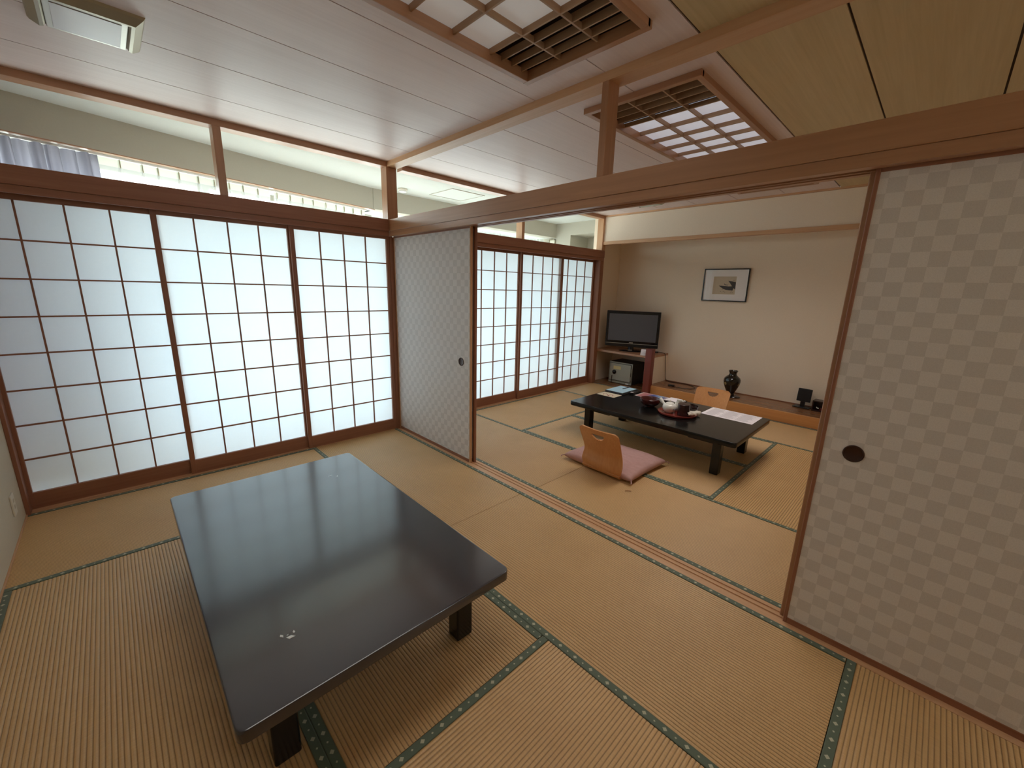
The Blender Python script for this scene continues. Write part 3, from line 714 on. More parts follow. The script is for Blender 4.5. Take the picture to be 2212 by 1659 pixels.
def far_dimming_lace():  # lace added here to cut the daylight on the screens
    r = tag(empty('lace_curtain', (1.98, 1.27, 0)), 'flat lace added to dim the far sunroom windows', 'curtain', 'white lace curtains')
    def f(u, v): x = -1.53 + u * 3.06; return Vector((x, 0.012 * math.sin(x * 70) + 0.006 * math.sin(x * 31 + 1), 2.225 - v * 1.9))
    MB().sheet(f, 300, 6).build('sheer_panel', LACE_F, r, smooth=True)
far_dimming_lace()
lace(0.38, 1.565, 'lace curtain next to the grey curtain, pleated at the top', 3)
lace(1.60, 2.62, 'lace curtain farther right toward the corner post', 5)
def drape():
    s0, s1 = -0.72, 0.392
    r = tag(empty('grey_curtain'), 'heavy grey mauve curtain at the far left of the transom', 'curtain'); r.matrix_world = M_s
    rnd = random.Random(2); ph = [rnd.uniform(0, 6) for _ in range(6)]
    def f(u, v):
        s = s0 + u * (s1 - s0); z = 2.218 - v * 1.95
        a = 0.018 + 0.016 * min(1, v * 8)
        o = a * math.sin(s * 92 + 0.8 * math.sin(s * 17 + ph[0])) + 0.5 * a * math.sin(s * 151 + ph[1] + v * 2) + 0.010 * math.sin(s * 31 + ph[2])
        return Vector((s + 0.35 * a * math.cos(s * 92), 0.085 + o, z))
    MB().sheet(f, 420, 14).build('drape_cloth', DRAPE, r, smooth=True)
drape()

# ------------------------------------------------------------------ wall outlet at left
t = tag(empty('wall_outlet', (XL, -0.275, 0.185)), 'ivory wall outlet plate at the left edge near the floor', 'outlet')
B(0.0, 0.008, -0.036, 0.036, -0.06, 0.06).build('cover_plate', IVORY, t, 0.003)
for dz in (0.022, -0.012): B(0.008, 0.0095, -0.012, 0.012, dz - 0.010, dz + 0.010).build('socket', PLASTER_L, t, 0.001)

# ------------------------------------------------------------------ alcove: shelf, post, raised box
structure(B(3.402, 3.97, -0.90, 0.055, -0.05, 0.012).build('floor_alcove', TOKO, None, 0.002), 'plank floor under the television shelf', 'floor')
t = tag(empty('raised_alcove_floor', (3.42, -2.72, 0)), 'raised glossy wooden platform along the far wall carrying the vase', 'platform')
B(0.0, 0.035, -1.78, 1.770, 0.0, 0.120).build('front_board', KAMACHI, t, 0.002)
B(0.035, 0.55, -1.78, 1.820, 0.02, 0.118).build('top_plank', TOKO, t, 0.001)
B(0.535, 0.549, -1.78, 1.820, 0.1185, 0.127).build('rear_strip', WD['y'], t)
t = tag(empty('television_shelf', (3.42, -0.42, 0.50)), 'wooden shelf board in the alcove corner under the television', 'shelf')
B(0.0, 0.55, -0.478, 0.475, 0.0, 0.030).build('shelf_board', WB['y'], t, 0.002)
B(0.09, 0.55, -0.476, -0.462, -0.382, 0.0).build('side_panel', PLASTER, t)
_tr[0] += 1
structure(B(3.365, 3.455, -0.948, -0.852, 0.0, 0.640).build('trim_%d' % _tr[0], REDPOST, None, 0.003), 'short red brown square post in front of the television shelf', 'post')
trim(B(3.398, 3.406, -4.5, -0.96, 0.0, 0.006), WD['y'], 'thin strip where the tatami meets the raised platform', 'strip', 0)

# television
t = tag(empty('television', (3.665, -0.445, 0.530), math.atan2(-0.91, 0.41) + PI / 2), 'switched off black flat television on the alcove shelf', 'television')
# local: x = depth axis pointing back, y = width
Wt, Ht = 0.385, 0.53
zb = 0.066
B(-0.030, 0.045, -Wt, Wt, zb, zb + Ht).build('casing', BLACK, t, 0.006, 3)
B(0.045, 0.085, -Wt + 0.09, Wt - 0.09, zb + 0.07, zb + Ht - 0.08).build('rear_housing', BLACK, t, 0.008)
fr_ = MB(); d0, d1 = -0.036, -0.0302
fr_.box(d0, d1, -Wt + 0.004, -Wt + 0.038, zb + 0.055, zb + Ht - 0.004); fr_.box(d0, d1, Wt - 0.038, Wt - 0.004, zb + 0.055, zb + Ht - 0.004)
fr_.box(d0, d1, -Wt + 0.038, Wt - 0.038, zb + Ht - 0.042, zb + Ht - 0.004); fr_.box(d0, d1, -Wt + 0.038, Wt - 0.038, zb + 0.055, zb + 0.088)
fr_.build('bezel', BLACKG, t, 0.0015)
B(-0.0325, -0.0303, -Wt + 0.038, Wt - 0.038, zb + 0.088, zb + Ht - 0.042).build('screen', SCREEN, t)
tag(B(-0.0372, -0.0303, -Wt + 0.01, Wt - 0.01, zb + 0.046, zb + 0.052).build('chrome_strip', METAL, t), 'thin silver strip')
tag(B(-0.0385, -0.0362, -0.028, 0.028, zb + 0.061, zb + 0.070).build('badge', METAL, t), 'small silver badge')
MB().lathe([(0.045, 0.0), (0.042, 0.066)], 24).build('neck', BLACKG, t, smooth=True)
o = MB().lathe([(0.155, 0.0), (0.155, 0.008), (0.13, 0.016), (0.05, 0.020)], 48).build('stand_base', BLACKG, t, smooth=True); o.scale = (0.72, 1.12, 1)
tag(B(-0.080, -0.076, -0.03, 0.03, 0.022, 0.030).build('stand_mark', METAL, t), 'silver mark on the stand')

# tent card on the shelf
t = tag(empty('tent_card', (3.462, -0.79, 0.530), 0.15), 'small white notice card on the shelf beside the red post', 'card')
cd = MB(); cd.add([(-0.035, -0.055, 0), (-0.035, 0.055, 0), (0.0, 0.055, 0.085), (0.0, -0.055, 0.085), (0.035, -0.055, 0), (0.035, 0.055, 0)], [(0, 1, 2, 3), (3, 2, 5, 4)]); cd.build('folded_card', PAPER, t)
ik = MB()
for k in range(3): 
    z = 0.030 + 0.014 * k; x = -0.0355 + 0.035 * z / 0.085; ik.box(x - 0.0003, x, -0.035, 0.035 - 0.01 * k, z, z + 0.003)
ik.build('printed_lines', INK, t)
# plug adapter + cable
cable_pts = [(3.84, -0.80, 0.545), (3.86, -0.86, 0.540), (3.86, -0.905, 0.52), (3.87, -0.915, 0.42), (3.90, -0.915, 0.28), (3.92, -0.92, 0.16), (3.93, -0.95, 0.126), (3.90, -1.05, 0.1235),
             (3.92, -1.14, 0.1235), (3.93, -1.25, 0.1235), (3.87, -1.36, 0.1235), (3.78, -1.42, 0.1235), (3.68, -1.40, 0.1235), (3.63, -1.30, 0.1235), (3.63, -1.20, 0.1235), (3.65, -1.15, 0.1235)]
def smooth_path(p, n=6):
    p = [Vector(q) for q in p]; out = []
    for i in range(len(p) - 1):
        a, b2, c, d = p[max(i - 1, 0)], p[i], p[i + 1], p[min(i + 2, len(p) - 1)]
        for k in range(n):
            t_ = k / n; out.append(0.5 * ((2 * b2) + (c - a) * t_ + (2 * a - 5 * b2 + 4 * c - d) * t_ ** 2 + (-a + 3 * b2 - 3 * c + d) * t_ ** 3))
    return out + [p[-1]]
t = tag(empty('power_cable', (3.65, -1.15, 0.12)), 'black cable hanging from the shelf and looping on the platform', 'cable')
MB().tube([Vector(q) - Vector((3.65, -1.15, 0.12)) for q in smooth_path(cable_pts)], 0.0042, 8).build('cord', BLACK, t, smooth=True)
B(-0.03, 0.025, -0.03, 0.045, 0.0, 0.022).build('plug_block', BLACK, t, 0.004)
t = tag(B(-0.02, 0.02, -0.045, 0.045, 0, 0.022).build('adapter', BLACK, None, 0.004, loc=(3.83, -0.76, 0.530)), 'small black adapter on the shelf behind the red post', 'adapter')

# safe
t = tag(empty('safe', (3.765, -0.345, 0.0125)), 'grey fronted black steel safe under the television shelf', 'safe')
B(-0.155, 0.19, -0.200, 0.200, 0.006, 0.335).build('body', SAFEB, t, 0.004)
B(-0.168, -0.155, -0.200, 0.200, 0.006, 0.335).build('front_frame', SAFEF, t, 0.003)
B(-0.1690, -0.1675, -0.187, 0.190, 0.044, 0.318).build('door_gap', SAFEB, t)
dr = B(-0.179, -0.168, -0.178, 0.182, 0.050, 0.312).build('door', SAFEL, t, 0.003)
MB().lathe([(0.034, 0), (0.033, 0.006), (0.024, 0.009), (0.016, 0.018), (0.0, 0.019)], 24, M=Matrix.Translation(Vector((-0.179, 0.098, 0.175))) @ Matrix.Rotation(-PI / 2, 4, 'Y')).build('dial', BLACKG, dr, smooth=True)
tag(B(-0.1800, -0.1790, -0.012, 0.118, 0.222, 0.274).build('sticker', STICKER, dr), 'cream paper sticker')
for z in (0.085, 0.20): MB().lathe([(0.007, 0), (0.007, 0.055)], 12, c=(-0.172, -0.189, z)).build('hinge', SAFEF, t)
B(-0.1695, -0.168, 0.190, -0.190, 0.034, 0.037).build('lower_groove', SAFEB, t)
tag(B(-0.1692, -0.1680, -0.155, -0.105, 0.010, 0.026).build('maker_plate', WHITE, t), 'small pale plate')
MB().tube([(-0.182, 0.132, 0.120), (-0.190, 0.130, 0.06), (-0.200, 0.128, 0.0)], 0.0045, 6).build('hanging_strap', DARKBR, t)
for sx in (-0.12, 0.15):
    for sy in (-0.16, 0.16): B(sx - 0.015, sx + 0.015, sy - 0.015, sy + 0.015, 0, 0.0062).build('foot', BLACK, t)

# vase
t = tag(empty('vase', (3.700, -1.905, 0.120)), 'black lacquered vase with gold decoration on the platform', 'vase')
prof = [(0.046, 0.018), (0.047, 0.024), (0.043, 0.034), (0.046, 0.055), (0.062, 0.090), (0.080, 0.130), (0.093, 0.165), (0.099, 0.200), (0.098, 0.225), (0.088, 0.247), (0.067, 0.266), (0.047, 0.282), (0.043, 0.298), (0.045, 0.315), (0.053, 0.332), (0.056, 0.339), (0.052, 0.340), (0.042, 0.322), (0.034, 0.30)]
def vase_mat():
    m, nt, b = new_mat('black_gold_lacquer'); tc = N(nt, 'ShaderNodeTexCoord'); vo = N(nt, 'ShaderNodeTexVoronoi'); vo.inputs['Scale'].default_value = 16; L = nt.links.new
    lt = N(nt, 'ShaderNodeMath', operation='LESS_THAN'); lt.inputs[1].default_value = 0.32
    sp = N(nt, 'ShaderNodeSeparateXYZ'); L(tc.outputs['Object'], sp.inputs[0])
    z1_ = N(nt, 'ShaderNodeMath', operation='GREATER_THAN'); z1_.inputs[1].default_value = 0.10; z2_ = N(nt, 'ShaderNodeMath', operation='LESS_THAN'); z2_.inputs[1].default_value = 0.20
    L(sp.outputs[2], z1_.inputs[0]); L(sp.outputs[2], z2_.inputs[0]); a = N(nt, 'ShaderNodeMath', operation='MULTIPLY'); c = N(nt, 'ShaderNodeMath', operation='MULTIPLY')
    L(tc.outputs['Object'], vo.inputs['Vector']); L(vo.outputs['Distance'], lt.inputs[0]); L(z1_.outputs[0], a.inputs[0]); L(z2_.outputs[0], a.inputs[1]); L(a.outputs[0], c.inputs[0]); L(lt.outputs[0], c.inputs[1])
    mx = N(nt, 'ShaderNodeMix', data_type='RGBA'); mx.inputs[6].default_value = (0.006, 0.006, 0.005, 1); mx.inputs[7].default_value = (0.22, 0.17, 0.07, 1)
    L(c.outputs[0], mx.inputs[0]); L(mx.outputs[2], b.inputs['Base Color']); b.inputs['Roughness'].default_value = 0.08; b.inputs['Coat Weight'].default_value = 0.5
    return m
MB().lathe(prof, 48, cap1=False).build('vase_body', vase_mat(), t, smooth=True)
tag(MB().lathe([(0.050, 0.012), (0.050, 0.018), (0.041, 0.020)], 32).build('foot_ring', BLACKG, t, smooth=True))
t = tag(MB().lathe([(0.085, 0.0), (0.088, 0.006), (0.082, 0.0125)], 40).build('vase_stand', BLACKG, None, smooth=True, loc=(3.700, -1.935, 0.1195)), 'flat black oval stand under the vase', 'stand')
t.scale = (0.75, 1.05, 1.0)

# black square tabletop plate on a stand
t = tag(empty('tabletop_mirror', (3.84, -2.665, 0.120), -0.12), 'small square black mirror on a foot at the right end of the platform', 'mirror')
B(-0.055, 0.055, -0.085, 0.085, 0.0, 0.012).build('foot_plate', BLACK, t, 0.003)
B(-0.008, 0.008, -0.022, 0.022, 0.012, 0.075).build('neck', BLACK, t)
Mt = Matrix.Rotation(0.10, 4, 'Y')
B(-0.010, 0.006, -0.072, 0.072, 0.070, 0.225, M=Mt).build('square_plate', BLACK, t, 0.008, 3)
t = tag(empty('lacquer_box', (3.82, -2.856, 0.120), -0.06), 'dark lacquer box partly hidden at the right end of the platform', 'box')
bx = MB(); bx.box(-0.06, 0.06, -0.085, 0.085, 0, 0.012); bx.box(0.048, 0.06, -0.085, 0.085, 0.012, 0.11); bx.box(-0.06, 0.06, 0.073, 0.085, 0.012, 0.11); bx.box(-0.06, 0.06, -0.085, -0.073, 0.012, 0.11); bx.box(-0.06, 0.06, -0.085, 0.085, 0.11, 0.122)
bx.build('box_body', DARKBR, t, 0.001)
MB().tube([(-0.03, 0.045, 0.045), (-0.035, 0.035, 0.035), (-0.035, 0.020, 0.034)], 0.005, 8).build('white_curved_piece', PORC, t, smooth=True)  # small curved white piece inside the box
B(-0.045, 0.03, -0.06, 0.01, 0.0125, 0.045).build('inner_tray', MAROON, t, 0.002)

# framed picture
t = tag(empty('framed_picture', (3.968, -1.569, 1.524)), 'black framed ink print of a boat hanging on the alcove wall', 'picture')
Mp = Matrix.Rotation(-0.02, 4, 'Y')
hw_, hh = 0.281, 0.209
fm = MB()
for s in (-1, 1):
    fm.box(-0.026, 0.0, min(s * hw_, s * (hw_ - 0.012)), max(s * hw_, s * (hw_ - 0.012)), -hh, hh, M=Mp); fm.box(-0.0255, 0.0, -hw_ + 0.012, hw_ - 0.012, min(s * hh, s * (hh - 0.012)), max(s * hh, s * (hh - 0.012)), M=Mp)
fm.build('picture_frame', BLACKG, t)
mt = MB()
B(-0.014, -0.010, -hw_ + 0.012, hw_ - 0.012, -hh + 0.012, hh - 0.012, M=Mp).build('mount', MAT_B, t)
def yz(y, z, x=-0.0150): return Mp @ Vector((x, y + 1.569, z - 1.524))
def flat(poly, x): return [yz(y, z, x) for y, z in poly]
pm = MB(); P4 = [(-1.418, 1.407), (-1.418, 1.634), (-1.700, 1.634), (-1.700, 1.407)]
pm.add(flat(P4, -0.0146), [(0, 1, 2, 3)]); pr_ = pm.build('print_sheet', PRINT, t)
im = MB()
hull = [(-1.49, 1.517), (-1.531, 1.516), (-1.612, 1.509), (-1.672, 1.512), (-1.679, 1.49), (-1.669, 1.456), (-1.582, 1.464), (-1.547, 1.478)]
roof = [(-1.602, 1.58), (-1.638, 1.576), (-1.694, 1.564), (-1.699, 1.557), (-1.699, 1.468), (-1.684, 1.482), (-1.65, 1.519), (-1.632, 1.545)]
man = [(-1.559, 1.548), (-1.572, 1.533), (-1.602, 1.53), (-1.611, 1.541), (-1.600, 1.522), (-1.562, 1.527)]
for poly in (hull, roof, man): im.add(flat(poly, -0.0150), [tuple(range(len(poly)))])
for (y, z) in ((-1.54, 1.47), (-1.522, 1.443), (-1.557, 1.442), (-1.578, 1.435), (-1.655, 1.441), (-1.646, 1.429), (-1.671, 1.431), (-1.671, 1.586)):
    im.add(flat([(y - 0.006, z), (y, z + 0.004), (y + 0.006, z), (y, z - 0.004)], -0.0150), [(0, 1, 2, 3)])
im.build('ink_drawing', SUMI, pr_)
gl = MB(); gl.add([Mp @ Vector((-0.0165, a * (hw_ - 0.012), b2 * (hh - 0.012))) for a, b2 in ((-1, -1), (1, -1), (1, 1), (-1, 1))], [(0, 1, 2, 3)]); gl.build('glass', PGLASS, t)

# ------------------------------------------------------------------ low tables
def rounded_rect(hx, hy, r, n=6):
    pts = []
    for cx, cy_, a0 in ((hx - r, hy - r, 0), (-hx + r, hy - r, PI / 2), (-hx + r, -hy + r, PI), (hx - r, -hy + r, 1.5 * PI)):
        for k in range(n + 1):
            a = a0 + PI / 2 * k / n; pts.append((cx + r * math.cos(a), cy_ + r * math.sin(a)))
    return pts
def low_table(loc, rz, label, mat, HX=0.457, HY=0.772):
    t = tag(empty('low_table', loc, rz), label, 'table')
    tb = MB(); rings = [(0.004, 0.288), (0.0, 0.292), (0.0, 0.300), (0.0, 0.3265), (0.0012, 0.329), (0.0035, 0.330), (0.006, 0.330), (0.02, 0.330)]
    pts = [rounded_rect(HX - i, HY - i, 0.026) for i, z in rings]; n = len(pts[0]); vs = []
    for (i, z), p in zip(rings, pts): vs += [(x, y, z) for x, y in p]
    fs = [(k * n + i, k * n + (i + 1) % n, (k + 1) * n + (i + 1) % n, (k + 1) * n + i) for k in range(len(rings) - 1) for i in range(n)] + [tuple(range(n))[::-1], tuple((len(rings) - 1) * n + i for i in range(n))]
    tb.add(vs, fs).build('tabletop', mat, t, smooth=True)
    lx, ly = HX - 0.125, HY - 0.158
    for sx in (-1, 1):
        for sy in (-1, 1):
            B(sx * lx - 0.0375, sx * lx + 0.0375, sy * ly - 0.033, sy * ly + 0.033, 0.0, 0.289).build('leg', LACQ2, t, 0.007, 3)
    for sx in (-1, 1):   # long aprons with a stepped lower edge
        h = ly - 0.033
        poly = [(-h, 0.289), (-h, 0.243), (-h + 0.20, 0.243), (-h + 0.235, 0.262), (h - 0.235, 0.262), (h - 0.20, 0.243), (h, 0.243), (h, 0.289)]
        M = Matrix(((0, 0, 1, 0), (1, 0, 0, 0), (0, 1, 0, 0), (0, 0, 0, 1)))
        MB().prism(poly, sx * lx - 0.012, sx * lx + 0.012, M=M).build('apron', LACQ2, t)
    for sy in (-1, 1):
        h = lx - 0.0375
        poly = [(-h, 0.289), (-h, 0.243), (-h + 0.12, 0.243), (-h + 0.15, 0.262), (h - 0.15, 0.262), (h - 0.12, 0.243), (h, 0.243), (h, 0.289)]
        M = Matrix(((1, 0, 0, 0), (0, 0, 1, 0), (0, 1, 0, 0), (0, 0, 0, 1)))
        MB().prism(poly, sy * ly - 0.012, sy * ly + 0.012, M=M).build('apron', LACQ2, t)
    return t
near = low_table((-1.390, -1.842, 0.002), math.radians(-0.4), 'large glossy black low table in the front room', LACQ)
low_table((1.717, -1.960, 0.002), math.radians(0.5), 'black low table in the far room with the tea things on it', LACQ2)
inl = [((-1.152, -1.341), 0.010), ((-1.124, -1.37), 0.006), ((-1.68, -2.367), 0.009), ((-1.66, -2.388), 0.013), ((-1.665, -2.374), 0.004), ((-1.647, -2.373), 0.007)]
for k, ((x, y), s) in enumerate(inl):
    ang = 0.9 * k; M = Matrix.Translation(Vector((x + 1.390, y + 1.842, 0.3305))) @ Matrix.Rotation(ang, 4, 'Z')
    tag(MB().prism([(-s, 0), (0, -s * 0.5), (s, 0), (0.2 * s, s * 0.55)], -0.0004, 0.0003, M=M).build('pearl_inlay', PEARL, near))

# ------------------------------------------------------------------ legless chairs
def legless_chair(loc, rz, label):
    """back leans to -x, seat runs to +x"""
    t = tag(empty('legless_chair', loc, rz), label, 'chair')
    prof = [(-0.110, 0.392), (-0.100, 0.370), (-0.078, 0.320), (-0.050, 0.262), (-0.028, 0.210), (-0.018, 0.170), (-0.022, 0.130), (-0.030, 0.095), (-0.026, 0.060), (-0.006, 0.028), (0.030, 0.012), (0.08, 0.008), (0.16, 0.007), (0.26, 0.007), (0.38, 0.008), (0.43, 0.010)]
    hws = [0.148, 0.174, 0.177, 0.173, 0.171, 0.174, 0.181, 0.183, 0.176, 0.166, 0.160, 0.162, 0.170, 0.175, 0.175, 0.15]
    pf = []; 
    P3 = [Vector((x, z, h)) for (x, z), h in zip(prof, hws)]
    P3 = smooth_path(P3, 9)
    T = 0.010; NV = 64
    # hole: |v|<0.055 for centre arc length band
    rows = len(P3)
    def pt(i, v, side):
        p = P3[i]; a = P3[max(i - 1, 0)]; b2 = P3[min(i + 1, rows - 1)]; tx, tz = b2.x - a.x, b2.y - a.y; l = math.hypot(tx, tz) or 1
        nx, nz = -tz / l, tx / l
        curve = 0.018 * (v ** 2) * (1 if i < rows * 0.55 else 0)
        return Vector((p.x + nx * T * side * 0.5 + curve, v * p.z, p.y + nz * T * side * 0.5))
    front = [[pt(i, -1 + 2 * j / NV, 1) for j in range(NV + 1)] for i in range(rows)]
    back = [[pt(i, -1 + 2 * j / NV, -1) for j in range(NV + 1)] for i in range(rows)]
    def hole(i, j):
        v = (-1 + 2 * (j + .5) / NV) * 0.176; z = (P3[i].y + P3[min(i + 1, rows - 1)].y) / 2
        if not (0.300 < z < 0.352): return False
        half = 0.056 * math.sqrt(max(0, 1 - ((0.350 - z) / 0.046) ** 2)); return abs(v) < half
    vs = []; idx = {}
    for s, g in ((0, front), (1, back)):
        for i in range(rows):
            for j in range(NV + 1): idx[s, i, j] = len(vs); vs.append(g[i][j])
    fs = []
    H = {(i, j) for i in range(rows - 1) for j in range(NV) if hole(i, j)}
    for i in range(rows - 1):
        for j in range(NV):
            if (i, j) in H: continue
            a, b2, c, d = (i, j), (i, j + 1), (i + 1, j + 1), (i + 1, j)
            fs.append(tuple(idx[(0,) + q] for q in (a, b2, c, d))); fs.append(tuple(idx[(1,) + q] for q in (d, c, b2, a)))
            for (p, q, nb) in ((a, b2, (i - 1, j)), (b2, c, (i, j + 1)), (c, d, (i + 1, j)), (d, a, (i, j - 1))):
                out = nb in H or nb[0] < 0 or nb[0] >= rows - 1 or nb[1] < 0 or nb[1] >= NV
                if out: fs.append((idx[(0,) + q], idx[(0,) + p], idx[(1,) + p], idx[(1,) + q]))
    MB().add(vs, fs).build('bent_shell', CHAIRW, t, smooth=True)
    return t
legless_chair((0.672, -1.985, 0.002), -0.02, 'bentwood legless chair with hand slot, back turned, on the pink cushion side')
legless_chair((2.63, -2.035, 0.002), PI + 0.03, 'bentwood legless chair behind the far table, in front of the platform')

# floor cushion
def cushion():
    t = tag(empty('floor_cushion', (0.952, -1.925, 0.012), -0.02), 'dusty pink floor cushion on the seat of the near legless chair', 'cushion')
    n = 44; hx, hy = 0.275, 0.325; rnd = random.Random(4)
    from mathutils import noise
    def P(u, v, side):
        a, b2 = 2 * u - 1, 2 * v - 1
        m = max(abs(a), abs(b2))
        sx = hx * (1 - 0.05 * (1 - b2 * b2) * abs(a) ** 4 ); sy = hy * (1 - 0.05 * (1 - a * a) * abs(b2) ** 4)
        prof = ((1 - abs(a) ** 3.2) * (1 - abs(b2) ** 3.2)) ** 0.30
        x, y = a * sx, b2 * sy
        w = noise.noise(Vector((x * 9, y * 9, 1.3))) * 0.006 + noise.noise(Vector((x * 26, y * 12, 4.0))) * 0.0035
        edge = min(1.0, (1 - m) * 6)
        h = 0.030
        if side > 0: z = h + prof * 0.046 + w * edge * 1.8
        else: z = max(0.001, h - prof * 0.045)
        # flatten under the chair seat side
        return Vector((x, y, z))
    vs = []; fs = []
    for side in (1, -1):
        for j in range(n + 1):
            for i in range(n + 1): vs.append(P(i / n, j / n, side))
    K = (n + 1) ** 2
    for s in (0, 1):
        for j in range(n):
            for i in range(n):
                q = [s * K + j * (n + 1) + i, s * K + j * (n + 1) + i + 1, s * K + (j + 1) * (n + 1) + i + 1, s * K + (j + 1) * (n + 1) + i]
                fs.append(tuple(q if s == 0 else q[::-1]))
    def m_(): pass
    mat = plain('dusty_pink_velvet', (0.50, 0.30, 0.28), 0.8, 0.2, noise=0.12, nscale=40, bump=0.3)
    o = MB().add(vs, fs).build('cover', mat, t)
    for p in o.data.polygons: p.use_smooth = True
    bm = bmesh.new(); bm.from_mesh(o.data); bmesh.ops.remove_doubles(bm, verts=bm.verts, dist=0.0005); bmesh.ops.recalc_face_normals(bm, faces=bm.faces); bm.to_mesh(o.data); bm.free()
    for sx in (-1, 1):
        for sy in (-1, 1):
            MB().tube([(sx * (hx - 0.003), sy * (hy - 0.003), 0.030), (sx * (hx + 0.010), sy * (hy + 0.008), 0.026), (sx * (hx + 0.016), sy * (hy + 0.012), 0.016)], [0.005, 0.004, 0.006], 7).build('tassel', mat, t, smooth=True)
cushion()
tag(MB().tube([(0.568, -2.258, 0.004), (0.583, -2.272, 0.0055), (0.600, -2.290, 0.004)], 0.0022, 5).build('straw_scrap', STRAW), 'tiny brown scrap lying on the tatami near the cushion', 'scrap')

# ------------------------------------------------------------------ things on the far table (top at z=0.332)
ZT = 0.3325
t = tag(empty('printed_sheet', (2.015, -2.452, ZT)), 'large white printed sheet at the right end of the far table', 'paper')
B(-0.152, 0.152, -0.215, 0.215, 0, 0.0007).build('sheet', PAPER, t)
ln = MB(); rnd = random.Random(8)
for c in range(3):
    y0 = -0.195 + c * 0.132
    for k in range(22):
        x = 0.125 - k * 0.0118; w_ = rnd.uniform(0.07, 0.118); ln.box(x, x + 0.0035, y0 + 0.118 - w_, y0 + 0.118, 0.0007, 0.0009)
tag(ln.build('printed_lines', INK, t), kind='stuff')
bar = MB(); bar.box(-0.13, 0.13, 0.062, 0.0645, 0.0007, 0.0009); bar.box(-0.13, 0.13, -0.072, -0.0695, 0.0007, 0.0009); bar.build('column_rules', INK, t)

t = tag(empty('logo_card', (1.777, -1.310, ZT)), 'cream card with a red looping line at the left end of the far table', 'card')
B(-0.078, 0.078, -0.108, 0.106, 0, 0.0008).build('card_sheet', CORK, t)
lp = [(1.73, -1.267), (1.778, -1.25), (1.788, -1.273), (1.74, -1.322), (1.726, -1.357), (1.751, -1.369), (1.786, -1.351), (1.787, -1.328), (1.753, -1.325), (1.715, -1.335)]
lp = [(x - 1.777, y + 1.310, 0.001) for x, y in lp]
sp_ = smooth_path(lp, 5); rb = MB(); vs = []
for i, p in enumerate(sp_):
    a = sp_[max(i - 1, 0)]; b2 = sp_[min(i + 1, len(sp_) - 1)]; d = (b2 - a).normalized(); nrm = Vector((-d.y, d.x, 0)) * 0.0035
    vs += [p + nrm, p - nrm]
rb.add(vs, [(2 * i, 2 * i + 1, 2 * i + 3, 2 * i + 2) for i in range(len(sp_) - 1)]).build('red_loop', REDINK, t)

t = tag(empty('black_folder', (2.032, -1.306, ZT), 0.0), 'thin black folder lying at the left end of the far table', 'folder')
B(-0.162, 0.160, -0.112, 0.112, 0.0, 0.003).build('lower_cover', BLACK, t, 0.0008)
B(-0.158, 0.156, -0.109, 0.107, 0.0031, 0.0125).build('page_block', plain('page_edges', (0.12, 0.12, 0.15), 0.6), t, 0.0008)
B(-0.162, 0.160, -0.112, 0.112, 0.0126, 0.0155).build('upper_cover', BLACK, t, 0.0008)
t = tag(empty('blue_notepad', (2.034, -1.303, ZT + 0.0158)), 'pale blue notepad lying on the black folder', 'notepad')
B(-0.152, 0.146, -0.103, 0.100, 0.0, 0.0035).build('pad', BLUEPAD, t, 0.0008)
t = tag(empty('ballpoint_pen', (2.115, -1.313, ZT + 0.0235), -0.10), 'dark pen lying on the pale blue notepad', 'pen')
MB().tube([(-0.070, 0, 0), (-0.060, 0, 0), (0.03, 0, 0), (0.062, 0, 0)], [0.001, 0.004, 0.004, 0.0035], 10).build('barrel', plain('navy_plastic', (0.01, 0.015, 0.05), 0.3), t, smooth=True)
MB().tube([(0.02, 0, 0.0045), (0.055, 0, 0.0055)], 0.0012, 6).build('clip', METAL, t)
t = tag(empty('remote_control', (2.070, -1.450, ZT), 0.06), 'black remote control beside the black folder', 'remote control')
B(-0.095, 0.095, -0.024, 0.024, 0.0, 0.020).build('case', BLACK, t, 0.004, 3)
bt = [(x, y) for x in (-0.03, 0.0, 0.03, 0.06) for y in (-0.012, 0.0, 0.012)]
for x, y in bt: B(x - 0.005, x + 0.005, y - 0.0035, y + 0.0035, 0.020, 0.0215).build('button', plain('button_grey', (0.08, 0.08, 0.08), 0.5) if x < 0 else BLACKG, t)
tag(B(-0.085, -0.060, -0.014, 0.014, 0.020, 0.0206).build('label_strip', PAPER, t), 'pale label strip')

